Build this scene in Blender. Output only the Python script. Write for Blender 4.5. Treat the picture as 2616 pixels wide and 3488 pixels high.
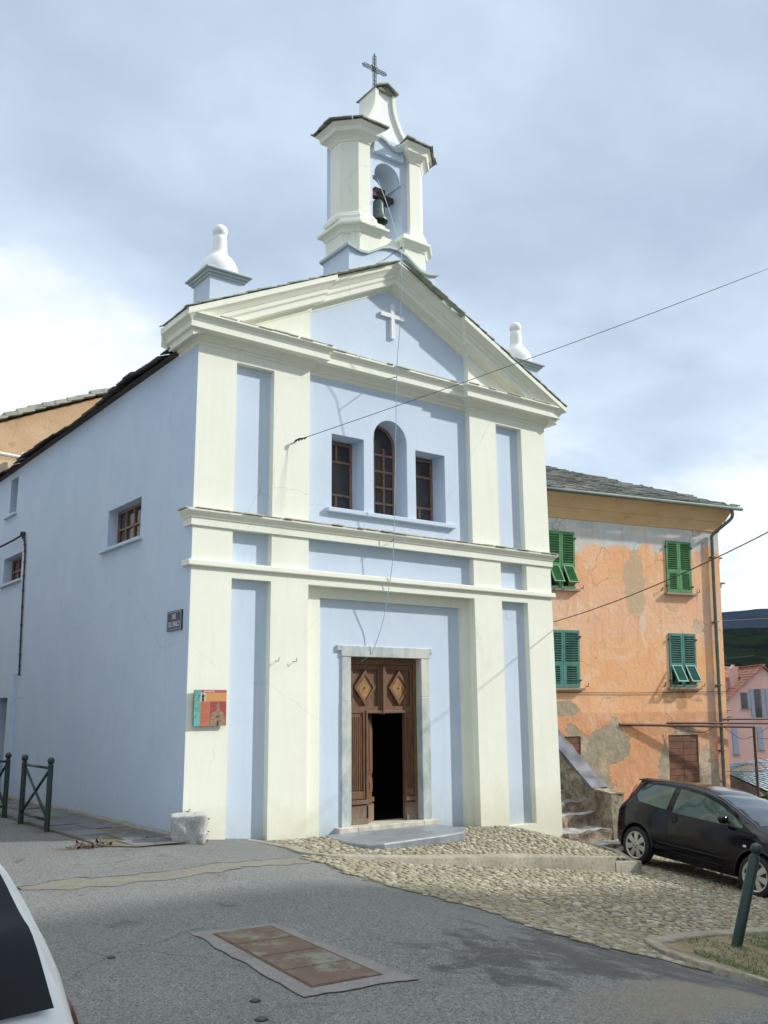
import bpy, bmesh, math, random
from mathutils import Vector, Matrix, noise
random.seed(7)
R = math.radians
scene = bpy.context.scene
for o in list(bpy.data.objects): bpy.data.objects.remove(o)

# ------------------------------------------------------------------ camera (eye = z 0, the square lies about 1.6 m below it)
cam_d = bpy.data.cameras.new('camera'); cam = bpy.data.objects.new('camera', cam_d); scene.collection.objects.link(cam)
cam_d.sensor_fit = 'HORIZONTAL'; cam_d.sensor_width = 36.0; cam_d.lens = 43.71
cam_d.clip_start = 0.05; cam_d.clip_end = 20000
rt = Vector((0.80044886, -0.59933267, -0.0090538)); up = Vector((-0.11758831, -0.17182246, 0.97808488)); fw = Vector((0.58775387, 0.7818423, 0.20800961))
m = Matrix((rt, up, -fw)).transposed().to_4x4(); m.translation = Vector((-5.387, -11.5034, 0.0)); cam.matrix_world = m
scene.camera = cam

# ------------------------------------------------------------------ light
SUN = Vector((1.7, -1.0, 1.25)).normalized()
world = bpy.data.worlds.new('World'); scene.world = world; world.use_nodes = True
wn = world.node_tree; wn.nodes.clear(); WL = wn.links
def W(t, **k):
    n = wn.nodes.new(t)
    for a, b in k.items(): setattr(n, a, b)
    return n
sky = W('ShaderNodeTexSky', sky_type='NISHITA', sun_disc=False)
sky.sun_elevation = math.asin(SUN.z); sky.sun_rotation = math.atan2(SUN.x, SUN.y); sky.air_density = 1.0; sky.dust_density = 1.0
tc = W('ShaderNodeTexCoord'); sep = W('ShaderNodeSeparateXYZ'); WL.new(tc.outputs['Generated'], sep.inputs[0])
den = W('ShaderNodeMath', operation='ADD'); den.inputs[1].default_value = 0.28; WL.new(sep.outputs[2], den.inputs[0])
mx = W('ShaderNodeMath', operation='MAXIMUM'); mx.inputs[1].default_value = 0.12; WL.new(den.outputs[0], mx.inputs[0])
dx = W('ShaderNodeMath', operation='DIVIDE'); WL.new(sep.outputs[0], dx.inputs[0]); WL.new(mx.outputs[0], dx.inputs[1])
dy = W('ShaderNodeMath', operation='DIVIDE'); WL.new(sep.outputs[1], dy.inputs[0]); WL.new(mx.outputs[0], dy.inputs[1])
cmb = W('ShaderNodeCombineXYZ'); WL.new(dx.outputs[0], cmb.inputs[0]); WL.new(dy.outputs[0], cmb.inputs[1])
rotm = W('ShaderNodeMapping'); rotm.inputs['Rotation'].default_value = (0, 0, R(30)); rotm.inputs['Scale'].default_value = (0.9, 1.2, 1); WL.new(cmb.outputs[0], rotm.inputs[0])
n1 = W('ShaderNodeTexNoise'); n1.inputs['Scale'].default_value = 1.7; n1.inputs['Detail'].default_value = 5; n1.inputs['Roughness'].default_value = .48; n1.inputs['Distortion'].default_value = .15
WL.new(rotm.outputs[0], n1.inputs['Vector'])
n2 = W('ShaderNodeTexNoise'); n2.inputs['Scale'].default_value = 5.5; n2.inputs['Detail'].default_value = 6; n2.inputs['Roughness'].default_value = .55; WL.new(cmb.outputs[0], n2.inputs['Vector'])
# brightness of the cloud deck: soft billows, brighter towards the horizon
rmp = W('ShaderNodeValToRGB'); e = rmp.color_ramp.elements
e[0].position = .32; e[0].color = (3.8, 4.65, 5.8, 1); e[1].position = .84; e[1].color = (9.2, 9.5, 9.7, 1)
e3 = rmp.color_ramp.elements.new(.66); e3.color = (5.8, 6.8, 7.9, 1)
e2 = rmp.color_ramp.elements.new(.50); e2.color = (4.6, 5.6, 6.8, 1)
mixn = W('ShaderNodeMath', operation='MULTIPLY_ADD'); mixn.inputs[1].default_value = .36; WL.new(n2.outputs[0], mixn.inputs[0])
sc1 = W('ShaderNodeMath', operation='MULTIPLY'); sc1.inputs[1].default_value = .70; WL.new(n1.outputs[0], sc1.inputs[0]); WL.new(sc1.outputs[0], mixn.inputs[2])
# low sky to the north-west is brighter (thin cloud lit from behind)
hz = W('ShaderNodeMapRange'); hz.inputs['From Min'].default_value = .45; hz.inputs['From Max'].default_value = .05; hz.inputs['To Min'].default_value = -.04; hz.inputs['To Max'].default_value = .34
WL.new(sep.outputs[2], hz.inputs['Value'])
addh = W('ShaderNodeMath', operation='ADD'); WL.new(mixn.outputs[0], addh.inputs[0]); WL.new(hz.outputs[0], addh.inputs[1])
dt = W('ShaderNodeVectorMath', operation='DOT_PRODUCT'); dt.inputs[1].default_value = Vector((.16, .94, .25)).normalized(); WL.new(tc.outputs['Generated'], dt.inputs[0])
dr = W('ShaderNodeMapRange'); dr.inputs['From Min'].default_value = .955; dr.inputs['From Max'].default_value = 1.0; dr.inputs['To Min'].default_value = 0; dr.inputs['To Max'].default_value = .30; WL.new(dt.outputs['Value'], dr.inputs['Value'])
addw = W('ShaderNodeMath', operation='ADD'); WL.new(addh.outputs[0], addw.inputs[0]); WL.new(dr.outputs[0], addw.inputs[1])
WL.new(addw.outputs[0], rmp.inputs[0])
cov = W('ShaderNodeMapRange'); cov.inputs['From Min'].default_value = .25; cov.inputs['From Max'].default_value = .5; cov.inputs['To Min'].default_value = .80; cov.inputs['To Max'].default_value = .97; WL.new(n1.outputs[0], cov.inputs['Value'])
mixc = W('ShaderNodeMixRGB'); WL.new(cov.outputs[0], mixc.inputs[0]); WL.new(sky.outputs[0], mixc.inputs[1]); WL.new(rmp.outputs[0], mixc.inputs[2])
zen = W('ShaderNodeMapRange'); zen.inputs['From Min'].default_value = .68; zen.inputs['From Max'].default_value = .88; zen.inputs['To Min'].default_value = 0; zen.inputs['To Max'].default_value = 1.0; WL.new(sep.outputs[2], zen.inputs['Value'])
zm = W('ShaderNodeMixRGB'); WL.new(zen.outputs[0], zm.inputs[0]); WL.new(mixc.outputs[0], zm.inputs[1]); zm.inputs[2].default_value = (13.5, 14.0, 14.0, 1)   # unseen zenith whitened and brightened to add ambient fill light
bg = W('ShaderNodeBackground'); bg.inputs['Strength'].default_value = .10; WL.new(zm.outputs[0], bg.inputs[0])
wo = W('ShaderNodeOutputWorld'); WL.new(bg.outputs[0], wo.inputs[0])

sd = bpy.data.lights.new('sun', 'SUN'); sd.energy = 3.5; sd.angle = R(1.5); sd.color = (1, .965, .90)
so = bpy.data.objects.new('sun', sd); scene.collection.objects.link(so); so.rotation_euler = SUN.to_track_quat('Z', 'Y').to_euler(); so.location = (10, -20, 20)
vs = scene.view_settings; vs.view_transform = 'Standard'; vs.look = 'None'; vs.gamma = 1; vs.exposure = 0.36
scene.cycles.max_bounces = 6

# ------------------------------------------------------------------ helpers
COL = scene.collection
def tag(o, label, cat, group=None, kind=None):
    if label: o['label'] = label
    if cat: o['category'] = cat
    if group: o['group'] = group
    if kind: o['kind'] = kind
    return o
def thing(name, label, cat, loc=(0, 0, 0), rz=0, group=None):
    o = bpy.data.objects.new(name, None); COL.objects.link(o); o.location = loc; o.rotation_euler = (0, 0, rz); o.empty_display_size = .2
    return tag(o, label, cat, group)
class MB:
    def __init__(s): s.v = []; s.f = []; s.m = []
    def face(s, pts, mi=0):
        b = len(s.v); s.v += [tuple(p) for p in pts]; s.f.append(tuple(range(b, b + len(pts)))); s.m.append(mi); return s
    def add(s, vs_, fs, mi=0):
        b = len(s.v); s.v += [tuple(p) for p in vs_]
        for f in fs: s.f.append(tuple(i + b for i in f)); s.m.append(mi)
        return s
    def box(s, x0, x1, y0, y1, z0, z1, mi=0, M=None):
        vs_ = [Vector((x, y, z)) for x in (x0, x1) for y in (y0, y1) for z in (z0, z1)]
        if M is not None: vs_ = [M @ v for v in vs_]
        return s.add(vs_, [(0, 1, 3, 2), (4, 6, 7, 5), (0, 4, 5, 1), (2, 3, 7, 6), (0, 2, 6, 4), (1, 5, 7, 3)], mi)
    def prism(s, poly, a, b, f, mi=0):
        """poly: 2-D points, extruded from a to b; f(u,v,t)->xyz"""
        n = len(poly); vs_ = [f(u, v, a) for u, v in poly] + [f(u, v, b) for u, v in poly]
        fs = [tuple(range(n - 1, -1, -1)), tuple(range(n, 2 * n))] + [(i, (i + 1) % n, n + (i + 1) % n, n + i) for i in range(n)]
        return s.add(vs_, fs, mi)
    def tube(s, pts, r, n=8, mi=0, cap=True, r2=None):
        pts = [Vector(p) for p in pts]; N = len(pts); vs_ = []
        prev = None
        for i, p in enumerate(pts):
            d = (pts[min(i + 1, N - 1)] - pts[max(i - 1, 0)]).normalized()
            a = d.cross(Vector((0, 0, 1)) if abs(d.z) < .95 else Vector((1, 0, 0))).normalized() if prev is None else (prev - d * prev.dot(d)).normalized()
            prev = a; b = d.cross(a); rr = r if r2 is None else r + (r2 - r) * i / (N - 1)
            vs_ += [p + (a * math.cos(t) + b * math.sin(t)) * rr for t in [2 * math.pi * k / n for k in range(n)]]
        fs = [(i * n + k, i * n + (k + 1) % n, (i + 1) * n + (k + 1) % n, (i + 1) * n + k) for i in range(N - 1) for k in range(n)]
        if cap: fs += [tuple(range(n - 1, -1, -1)), tuple((N - 1) * n + k for k in range(n))]
        return s.add(vs_, fs, mi)
    def lathe(s, prof, c=(0, 0, 0), n=24, mi=0, M=None, cap=True):
        c = Vector(c); vs_ = []
        for r, z in prof: vs_ += [c + Vector((r * math.cos(2 * math.pi * k / n), r * math.sin(2 * math.pi * k / n), z)) for k in range(n)]
        if M is not None: vs_ = [M @ v for v in vs_]
        N = len(prof)
        fs = [(i * n + k, i * n + (k + 1) % n, (i + 1) * n + (k + 1) % n, (i + 1) * n + k) for i in range(N - 1) for k in range(n)]
        if cap: fs += [tuple(range(n - 1, -1, -1)), tuple((N - 1) * n + k for k in range(n))]
        return s.add(vs_, fs, mi)
    def sweep(s, path, prof, mi=0, cap=True):
        """moulding: path in plan, outward = left of travel; prof = (out, z)"""
        P = [Vector(p) for p in path]; N = len(P); rows = []
        nr = []
        for i in range(N - 1):
            d = (P[i + 1] - P[i]).normalized(); nr.append(Vector((-d.y, d.x)))
        mt = []
        for i in range(N):
            if i == 0: mt.append(nr[0])
            elif i == N - 1: mt.append(nr[-1])
            else:
                a = nr[i - 1] + nr[i]; mt.append(a / max(.2, (1 + nr[i - 1].dot(nr[i]))))
        k = len(prof); vs_ = []
        for i in range(N):
            for p, z in prof:
                q = P[i] + mt[i] * p; vs_.append((q.x, q.y, z))
        fs = [(i * k + j, (i + 1) * k + j, (i + 1) * k + j + 1, i * k + j + 1) for i in range(N - 1) for j in range(k - 1)]
        if cap: fs += [tuple(range(k)), tuple((N - 1) * k + j for j in range(k - 1, -1, -1))]
        return s.add(vs_, fs, mi)
    def plate(s, xs, zs, solid, y0, y1, mi=0):
        """plate between y0 (front) and y1 with cells of the grid left open"""
        nx, nz = len(xs) - 1, len(zs) - 1
        S = lambda i, j: 0 <= i < nx and 0 <= j < nz and solid(i, j)
        for i in range(nx):
            for j in range(nz):
                if not S(i, j): continue
                a, b, c, d = xs[i], xs[i + 1], zs[j], zs[j + 1]
                s.face([(a, y0, c), (b, y0, c), (b, y0, d), (a, y0, d)], mi)
                if not S(i - 1, j): s.face([(a, y1, c), (a, y0, c), (a, y0, d), (a, y1, d)], mi)
                if not S(i + 1, j): s.face([(b, y0, c), (b, y1, c), (b, y1, d), (b, y0, d)], mi)
                if not S(i, j - 1): s.face([(a, y1, c), (b, y1, c), (b, y0, c), (a, y0, c)], mi)
                if not S(i, j + 1): s.face([(a, y0, d), (b, y0, d), (b, y1, d), (a, y1, d)], mi)
        return s
    def build(s, name, mats, parent=None, smooth=False, bevel=0, fix=True, angle=None):
        me = bpy.data.meshes.new(name); me.from_pydata(s.v, [], s.f); mats = mats if isinstance(mats, (list, tuple)) else [mats]
        for mm in mats: me.materials.append(mm)
        me.polygons.foreach_set('material_index', s.m)
        bm = bmesh.new(); bm.from_mesh(me); bmesh.ops.remove_doubles(bm, verts=bm.verts, dist=1e-5)
        if fix: bmesh.ops.recalc_face_normals(bm, faces=bm.faces)
        bm.to_mesh(me); bm.free()
        if smooth:
            me.polygons.foreach_set('use_smooth', [True] * len(me.polygons))
            if angle: me.set_sharp_from_angle(angle=R(angle))
        me.update()
        o = bpy.data.objects.new(name, me); COL.objects.link(o)
        if parent: o.parent = parent
        if bevel:
            b = o.modifiers.new('bevel', 'BEVEL'); b.width = bevel; b.segments = 2; b.limit_method = 'ANGLE'; b.angle_limit = R(40)
        return o
def xyz(u, v, t): return (u, t, v)          # polygon in x-z, extruded along y
def plan(u, v, t): return (u, v, t)         # polygon in x-y, extruded along z

# ------------------------------------------------------------------ materials
class NT:
    def __init__(s, name):
        s.mat = bpy.data.materials.new(name); s.mat.use_nodes = True; s.t = s.mat.node_tree; s.b = s.t.nodes['Principled BSDF']; s.out = s.t.nodes['Material Output']
        s.tc = s.t.nodes.new('ShaderNodeTexCoord'); s.geo = s.t.nodes.new('ShaderNodeNewGeometry')
    def n(s, t, **k):
        x = s.t.nodes.new(t)
        for a, b in k.items(): setattr(x, a, b)
        return x
    def l(s, a, b): s.t.links.new(a, b)
    def noise(s, scale, detail=4, rough=.55, vec=None, dist=0, stretch=None):
        x = s.n('ShaderNodeTexNoise'); x.inputs['Scale'].default_value = scale; x.inputs['Detail'].default_value = detail; x.inputs['Roughness'].default_value = rough; x.inputs['Distortion'].default_value = dist
        v = vec if vec is not None else s.tc.outputs['Object']
        if stretch:
            mp = s.n('ShaderNodeMapping'); mp.inputs['Scale'].default_value = stretch; s.l(v, mp.inputs[0]); v = mp.outputs[0]
        s.l(v, x.inputs['Vector']); return x.outputs[0]
    def rng(s, v, a, b, c=0, d=1, smooth=False):
        x = s.n('ShaderNodeMapRange'); x.inputs['From Min'].default_value = a; x.inputs['From Max'].default_value = b; x.inputs['To Min'].default_value = c; x.inputs['To Max'].default_value = d
        if smooth: x.interpolation_type = 'SMOOTHSTEP'
        s.l(v, x.inputs['Value']); return x.outputs[0]
    def mix(s, f, a, b, mode='MIX'):
        x = s.n('ShaderNodeMixRGB', blend_type=mode)
        for i, v in enumerate((f, a, b)):
            if isinstance(v, (int, float)): x.inputs[i].default_value = v
            elif isinstance(v, (tuple, list)): x.inputs[i].default_value = (*v[:3], 1)
            else: s.l(v, x.inputs[i])
        return x.outputs[0]
    def math(s, op, a, b=0, c=0):
        x = s.n('ShaderNodeMath', operation=op)
        for i, v in enumerate((a, b, c)):
            if isinstance(v, (int, float)): x.inputs[i].default_value = v
            else: s.l(v, x.inputs[i])
        return x.outputs[0]
    def sepx(s, v=None):
        x = s.n('ShaderNodeSeparateXYZ'); s.l(v if v is not None else s.tc.outputs['Object'], x.inputs[0]); return x.outputs
    def bump(s, h, strength=.3, dist=.01, normal=None):
        x = s.n('ShaderNodeBump'); x.inputs['Strength'].default_value = strength; x.inputs['Distance'].default_value = dist; s.l(h, x.inputs['Height'])
        if normal is not None: s.l(normal, x.inputs['Normal'])
        s.l(x.outputs[0], s.b.inputs['Normal']); return x.outputs[0]
    def col(s, c):
        if isinstance(c, (tuple, list)): s.b.inputs['Base Color'].default_value = (*c[:3], 1)
        else: s.l(c, s.b.inputs['Base Color'])
    def rough(s, r):
        if isinstance(r, (int, float)): s.b.inputs['Roughness'].default_value = r
        else: s.l(r, s.b.inputs['Roughness'])
def plaster(name, c, c2, fine=.25, bump=.35, stain=None):
    m = NT(name); P = m.geo.outputs['Position']
    a = m.rng(m.noise(1.3, 6, .6, P), .35, .68); cc = m.mix(a, c, c2)
    b = m.rng(m.noise(9, 5, .6, P), .3, .7); cc = m.mix(m.math('MULTIPLY', b, fine), cc, tuple(x * .93 for x in c))
    if stain:   # rain streaks, patched areas, hairline cracks, grime splashed up from the ground
        st = m.rng(m.noise(3.0, 6, .65, P, 0, (3, 3, .22)), .50, .75); cc = m.mix(m.math('MULTIPLY', st, .45), cc, stain)
        pt = m.rng(m.noise(.55, 3, .5, P, 1.2), .52, .56); cc = m.mix(m.math('MULTIPLY', pt, .22), cc, tuple(x * .93 for x in c2))
        vo = m.n('ShaderNodeTexVoronoi', feature='DISTANCE_TO_EDGE'); vo.inputs['Scale'].default_value = .42; wv = m.n('ShaderNodeMixRGB'); wv.inputs[0].default_value = .16
        nz = m.n('ShaderNodeTexNoise'); nz.inputs['Scale'].default_value = 2.2; nz.inputs['Detail'].default_value = 7; nz.inputs['Roughness'].default_value = .65; m.l(P, nz.inputs['Vector']); m.l(P, wv.inputs[1]); m.l(nz.outputs['Color'], wv.inputs[2]); m.l(wv.outputs[0], vo.inputs['Vector'])
        ck = m.math('MULTIPLY', m.rng(vo.outputs['Distance'], .0035, .0005), m.rng(m.noise(.8, 3, .5, P), .45, .6)); cc = m.mix(m.math('MULTIPLY', ck, .30), cc, tuple(x * .55 for x in c))
        zz = m.sepx(P)[2]; sb = m.rng(m.math('ADD', zz, m.math('MULTIPLY', m.noise(3.5, 6, .7, P), .9)), -.70, -1.42); cc = m.mix(m.math('MULTIPLY', sb, .55), cc, tuple(x * y for x, y in zip(c, (.70, .66, .55))))
    m.col(cc); m.rough(.85)
    h = m.math('ADD', m.noise(160, 3, .6, P), m.math('MULTIPLY', m.noise(5, 4, .5, P), 1.8)); m.bump(h, bump * .32, .010)
    return m.mat
def simple(name, c, rough=.6, metal=0, var=.25, scale=6, bump=.15, bscale=60, coat=0, spec=None):
    m = NT(name); a = m.rng(m.noise(scale, 5, .6), .3, .7)
    m.col(m.mix(a, tuple(x * (1 - var) for x in c), tuple(min(1, x * (1 + var)) for x in c))); m.rough(rough)
    m.b.inputs['Metallic'].default_value = metal; m.b.inputs['Coat Weight'].default_value = coat; m.b.inputs['Coat Roughness'].default_value = .04
    if spec is not None: m.b.inputs['Specular IOR Level'].default_value = spec
    if bump: m.bump(m.noise(bscale, 3), bump, .005)
    return m.mat
M = {}
M['cream'] = plaster('cream_plaster', (.79, .805, .69), (.83, .845, .745), stain=(.70, .70, .55))
M['blue'] = plaster('pale_blue_plaster', (.53, .625, .745), (.575, .665, .775), stain=(.48, .56, .66))
M['sideblue'] = plaster('side_blue_plaster', (.50, .615, .78), (.56, .665, .81), stain=(.46, .56, .68))
M['white'] = plaster('white_plaster', (.78, .80, .79), (.84, .85, .83), stain=(.66, .68, .66))
M['cap'] = plaster('greygreen_cap', (.42, .49, .50), (.50, .56, .58))
M['iron'] = simple('dark_iron', (.06, .07, .065), .55, .6)
M['green_iron'] = simple('green_black_paint', (.012, .035, .03), .35, 0, .2, 8, .08)
M['wood_frame'] = simple('window_wood', (.24, .145, .10), .6, 0, .25, 12)
M['rope'] = simple('blue_rope', (.40, .50, .56), .8, 0, .2)
M['cable'] = simple('black_cable', (.05, .035, .035), .6)
M['wire'] = simple('grey_wire', (.13, .13, .15), .6)
M['bronze'] = simple('bronze', (.09, .13, .11), .45, .5, .4, 10)
M['rust'] = simple('rusty_iron', (.10, .055, .04), .7, .3, .4, 20)
M['plant'] = simple('leaf_green', (.06, .12, .03), .6, 0, .5, 30)
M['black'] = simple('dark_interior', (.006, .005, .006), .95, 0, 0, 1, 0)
def glass(name, c=(.02, .025, .03), r=.06):
    m = NT(name); a = m.rng(m.noise(3, 3), .3, .7); m.col(m.mix(a, tuple(x * .7 for x in c), tuple(x * 1.4 for x in c))); m.rough(r); m.b.inputs['Specular IOR Level'].default_value = .7
    m.bump(m.noise(2.5, 2), .05, .02); return m.mat
M['pane'] = glass('window_pane', (.035, .03, .03))
def slate_mat(name, dark, light, moss=None, scale=1):
    m = NT(name); isl = m.geo.outputs['Random Per Island']
    c = m.mix(isl, dark, light); c = m.mix(m.math('MULTIPLY', m.rng(m.noise(7 * scale, 5, .65), .4, .7), .5), c, tuple(x * 1.5 for x in light))
    if moss: c = m.mix(m.rng(m.noise(2.2 * scale, 6, .7), .52, .68), c, moss)
    m.col(c); m.rough(.75); m.bump(m.noise(40 * scale, 5, .65), .5, .01); return m.mat
M['slate'] = slate_mat('slate_roofing', (.06, .065, .06), (.30, .31, .285), (.17, .18, .11))
M['slate_mid'] = slate_mat('pediment_slate', (.20, .23, .19), (.34, .37, .31), (.24, .27, .18))
M['slate_cream'] = slate_mat('ledge_slate', (.32, .31, .26), (.50, .49, .40), (.40, .40, .30))
M['slate_dark'] = slate_mat('mossy_slate', (.022, .024, .022), (.075, .075, .065), (.045, .05, .022))
# marble of the doorway
m = NT('grey_marble'); v = m.noise(3.2, 8, .68, None, 1.6, (1, 1, .5)); c = m.mix(m.rng(v, .38, .62), (.33, .38, .385), (.52, .56, .55)); c = m.mix(m.rng(m.noise(1.6, 4), .5, .7), c, (.60, .60, .52))
m.col(c); m.rough(.5); m.bump(m.noise(50, 4), .2, .004); M['marble'] = m.mat
# door wood
m = NT('old_door_wood'); g = m.noise(6, 6, .6, None, .4, (14, 14, .8)); c = m.mix(m.rng(g, .3, .7), (.075, .034, .017), (.21, .105, .05))
z = m.sepx(m.geo.outputs['Position'])[2]; low = m.rng(m.math('ADD', z, m.math('MULTIPLY', m.noise(4, 4), .6)), -.95, -1.35); c = m.mix(low, c, m.mix(m.rng(g, .3, .7), (.15, .11, .08), (.27, .21, .16)))
m.col(c); m.rough(.6); m.bump(g, .4, .006); M['door'] = m.mat
M['door_gold'] = simple('gilded_wood', (.30, .16, .06), .45, 0, .35, 14)

# ground heights -------------------------------------------------------------
def sp(t, k=.5): return k * math.log1p(math.exp(max(-50, min(50, t / k)))) if t / k < 50 else t
def cl(t): return min(1, max(0, t))
def G(x, y):
    a = sp(x - .3) - sp(x - 14)
    return -1.56 - .118 * a - .075 * sp(-y) * cl((x + .5) / 3) * (1 if y > -14 else 1)
def T(x, y):          # raised cobbled forecourt
    tw = -1.69 - .03 * (x - 1) - .24 * sp(x - 5.7, .15); tk = G(x, -1.7) + .01 + .035 * (x - 1)
    return tw + (tk - tw) * cl(-y / 1.7) ** 1.8
def sheet(name, xs, ys, f, mat, keep=None, smooth=True):
    mb = MB(); nx, ny = len(xs), len(ys)
    idx = {}
    for i, x in enumerate(xs):
        for j, y in enumerate(ys): mb.v.append((x, y, f(x, y)))
    for i in range(nx - 1):
        for j in range(ny - 1):
            if keep and not keep((xs[i] + xs[i + 1]) / 2, (ys[j] + ys[j + 1]) / 2): continue
            mb.f.append((i * ny + j, (i + 1) * ny + j, (i + 1) * ny + j + 1, i * ny + j + 1)); mb.m.append(0)
    return mb.build(name, mat, None, smooth, fix=False)
def fr(a, b, s):
    n = max(1, int(round((b - a) / s))); return [a + (b - a) * i / n for i in range(n + 1)]
def inpoly(x, y, P):
    c = False; j = len(P) - 1
    for i in range(len(P)):
        if (P[i][1] > y) != (P[j][1] > y) and x < (P[j][0] - P[i][0]) * (y - P[i][1]) / (P[j][1] - P[i][1]) + P[i][0]: c = not c
        j = i
    return c
# asphalt ---------------------------------------------------------------------
m = NT('asphalt'); P = m.geo.outputs['Position']; X, Y, Z = m.sepx(P)
spk = m.noise(120, 2, .7, P); agg = m.n('ShaderNodeTexVoronoi'); agg.inputs['Scale'].default_value = 75; m.l(P, agg.inputs['Vector'])
base = m.mix(m.rng(m.noise(.7, 5, .6, P), .35, .65), (.130, .137, .130), (.178, .182, .168))
base = m.mix(m.rng(m.noise(6, 5, .6, P), .4, .75), base, (.14, .145, .14))
mid_ = m.noise(42, 4, .8, P); base = m.mix(m.rng(mid_, .54, .70), base, (.27, .28, .27)); base = m.mix(m.rng(mid_, .44, .30), base, (.07, .075, .077))
base = m.mix(m.math('MULTIPLY', m.rng(m.noise(.45, 4, .6, P, .8), .50, .56), .35), base, (.13, .135, .135))
vc = m.n('ShaderNodeTexVoronoi', feature='DISTANCE_TO_EDGE'); vc.inputs['Scale'].default_value = .5; wq = m.n('ShaderNodeMixRGB'); wq.inputs[0].default_value = .22; nq = m.n('ShaderNodeTexNoise'); nq.inputs['Scale'].default_value = 2.5; nq.inputs['Detail'].default_value = 8; nq.inputs['Roughness'].default_value = .7
m.l(P, nq.inputs['Vector']); m.l(P, wq.inputs[1]); m.l(nq.outputs['Color'], wq.inputs[2]); m.l(wq.outputs[0], vc.inputs['Vector'])
base = m.mix(m.math('MULTIPLY', m.math('MULTIPLY', m.rng(vc.outputs['Distance'], .006, .002), m.rng(m.noise(.6, 3, .5, P), .52, .58)), .7), base, (.04, .04, .04))
oil = m.rng(m.noise(3.2, 3, .5, P), .70, .76); base = m.mix(m.math('MULTIPLY', oil, .6), base, (.06, .06, .062))
base = m.mix(m.rng(spk, .54, .68), base, (.40, .41, .39)); base = m.mix(m.rng(m.noise(230, 2, .7, P), .42, .30), base, (.06, .065, .065)); base = m.mix(m.rng(agg.outputs['Color'], .55, .9), base, (.075, .08, .085))
base = m.mix(m.math('MULTIPLY', m.rng(agg.outputs['Distance'], .0, .35, 1, 0), .35), base, (.36, .37, .36))
def blob(cx, cy, rx, ry):
    a = m.math('MULTIPLY', m.math('SUBTRACT', X, cx), 1 / rx); b = m.math('MULTIPLY', m.math('SUBTRACT', Y, cy), 1 / ry)
    d = m.math('SQRT', m.math('ADD', m.math('MULTIPLY', a, a), m.math('MULTIPLY', b, b))); return m.rng(d, 1.0, .35)
wet = m.math('MAXIMUM', blob(-.1, -6.9, 1.9, 1.2), m.math('MAXIMUM', blob(.3, -7.6, 1.2, .8), m.math('MAXIMUM', blob(.5, -6.2, .7, .8), m.math('MAXIMUM', blob(-1.0, -8.6, .9, .35), blob(-1.2, -6.75, .5, .15)))))
wm = m.rng(m.math('ADD', m.math('MULTIPLY', wet, .20), m.noise(2.3, 9, .72, P, .8, (1.5, .9, 1))), .585, .69)
wm = m.math('MULTIPLY', wm, m.rng(m.noise(22, 5, .7, P), .30, .55, .55, 1))
base = m.mix(m.math('MULTIPLY', wm, .95), base, m.mix(m.rng(spk, .55, .75), (.030, .031, .036), (.10, .10, .11)))
pud = m.math('MULTIPLY', m.math('MAXIMUM', blob(-.6, -8.0, 1.4, .6), blob(.2, -8.6, 1.3, .7)), 1)
pm = m.rng(m.math('ADD', m.math('MULTIPLY', pud, .36), m.math('MULTIPLY', m.noise(1.9, 8, .66, P, .8), .9)), .62, .86); base = m.mix(m.math('MULTIPLY', pm, .8), base, (.20, .175, .125))
mud = m.rng(m.math('ADD', m.math('MULTIPLY', m.math('MAXIMUM', blob(-1.35, -.05, .5, .22), m.math('MAXIMUM', blob(-1.15, 1.8, .22, .3), blob(-1.12, 3.0, .2, .35))), .5), m.math('MULTIPLY', m.noise(7, 5, .7, P), .6)), .55, .68)
base = m.mix(m.math('MULTIPLY', mud, .75), base, (.11, .085, .045))
m.col(base); m.rough(m.mix(wm, (.9, .9, .9), (.62, .62, .62))); m.bump(m.math('ADD', spk, m.math('MULTIPLY', agg.outputs['Distance'], .8)), .55, .012); M['asphalt'] = m.mat
big = [-4000, -1500, -500, -150, -60, -30] + fr(-16, 16, .4) + [20, 30, 60, 150, 500, 1500, 4000]
bigy = [-4000, -1500, -500, -150, -60, -30] + fr(-20, 16, .4) + [20, 30, 60, 150, 500, 1500, 4000]
def GG(x, y):
    z = G(x, max(y, -14)); d = math.hypot(x, y)
    if x > 15: z -= min(60, (x - 15) * .10)
    return z
tag(sheet('ground', big, bigy, GG, M['asphalt']), 'grey worn asphalt of the square with dark damp patches and a few cracks', None, kind='structure')

# cobbles ---------------------------------------------------------------------
m = NT('cobble_stone'); isl = m.geo.outputs['Random Per Island']; rp = m.n('ShaderNodeValToRGB'); m.l(isl, rp.inputs[0])
el = rp.color_ramp.elements; el[0].position = 0; el[0].color = (.22, .185, .11, 1); el[1].position = 1; el[1].color = (.42, .385, .265, 1)
for p_, c_ in ((.2, (.31, .28, .175)), (.4, (.27, .24, .17)), (.55, (.36, .33, .215)), (.7, (.28, .225, .135)), (.82, (.22, .22, .20)), (.9, (.47, .45, .38))):
    q_ = el.new(p_); q_.color = (*c_, 1)
c = m.mix(m.math('MULTIPLY', m.rng(m.noise(35, 4, .6, m.geo.outputs['Position']), .35, .7), .5), rp.outputs[0], (.17, .15, .12)); c = m.mix(m.math('MULTIPLY', m.rng(m.noise(.8, 4, .6, m.geo.outputs['Position']), .5, .75), .5), c, (.17, .17, .11))
m.col(c); m.rough(.8); m.bump(m.noise(60, 4), .4, .005); M['cobble'] = m.mat
m = NT('cobble_mortar'); c = m.mix(m.rng(m.noise(5, 5, .6), .35, .65), (.12, .10, .065), (.20, .175, .125)); m.col(m.mix(m.rng(m.noise(1.2, 4), .5, .7), c, (.075, .085, .04))); m.rough(.95); m.bump(m.noise(80, 4), .6, .01); M['mortar'] = m.mat
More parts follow.
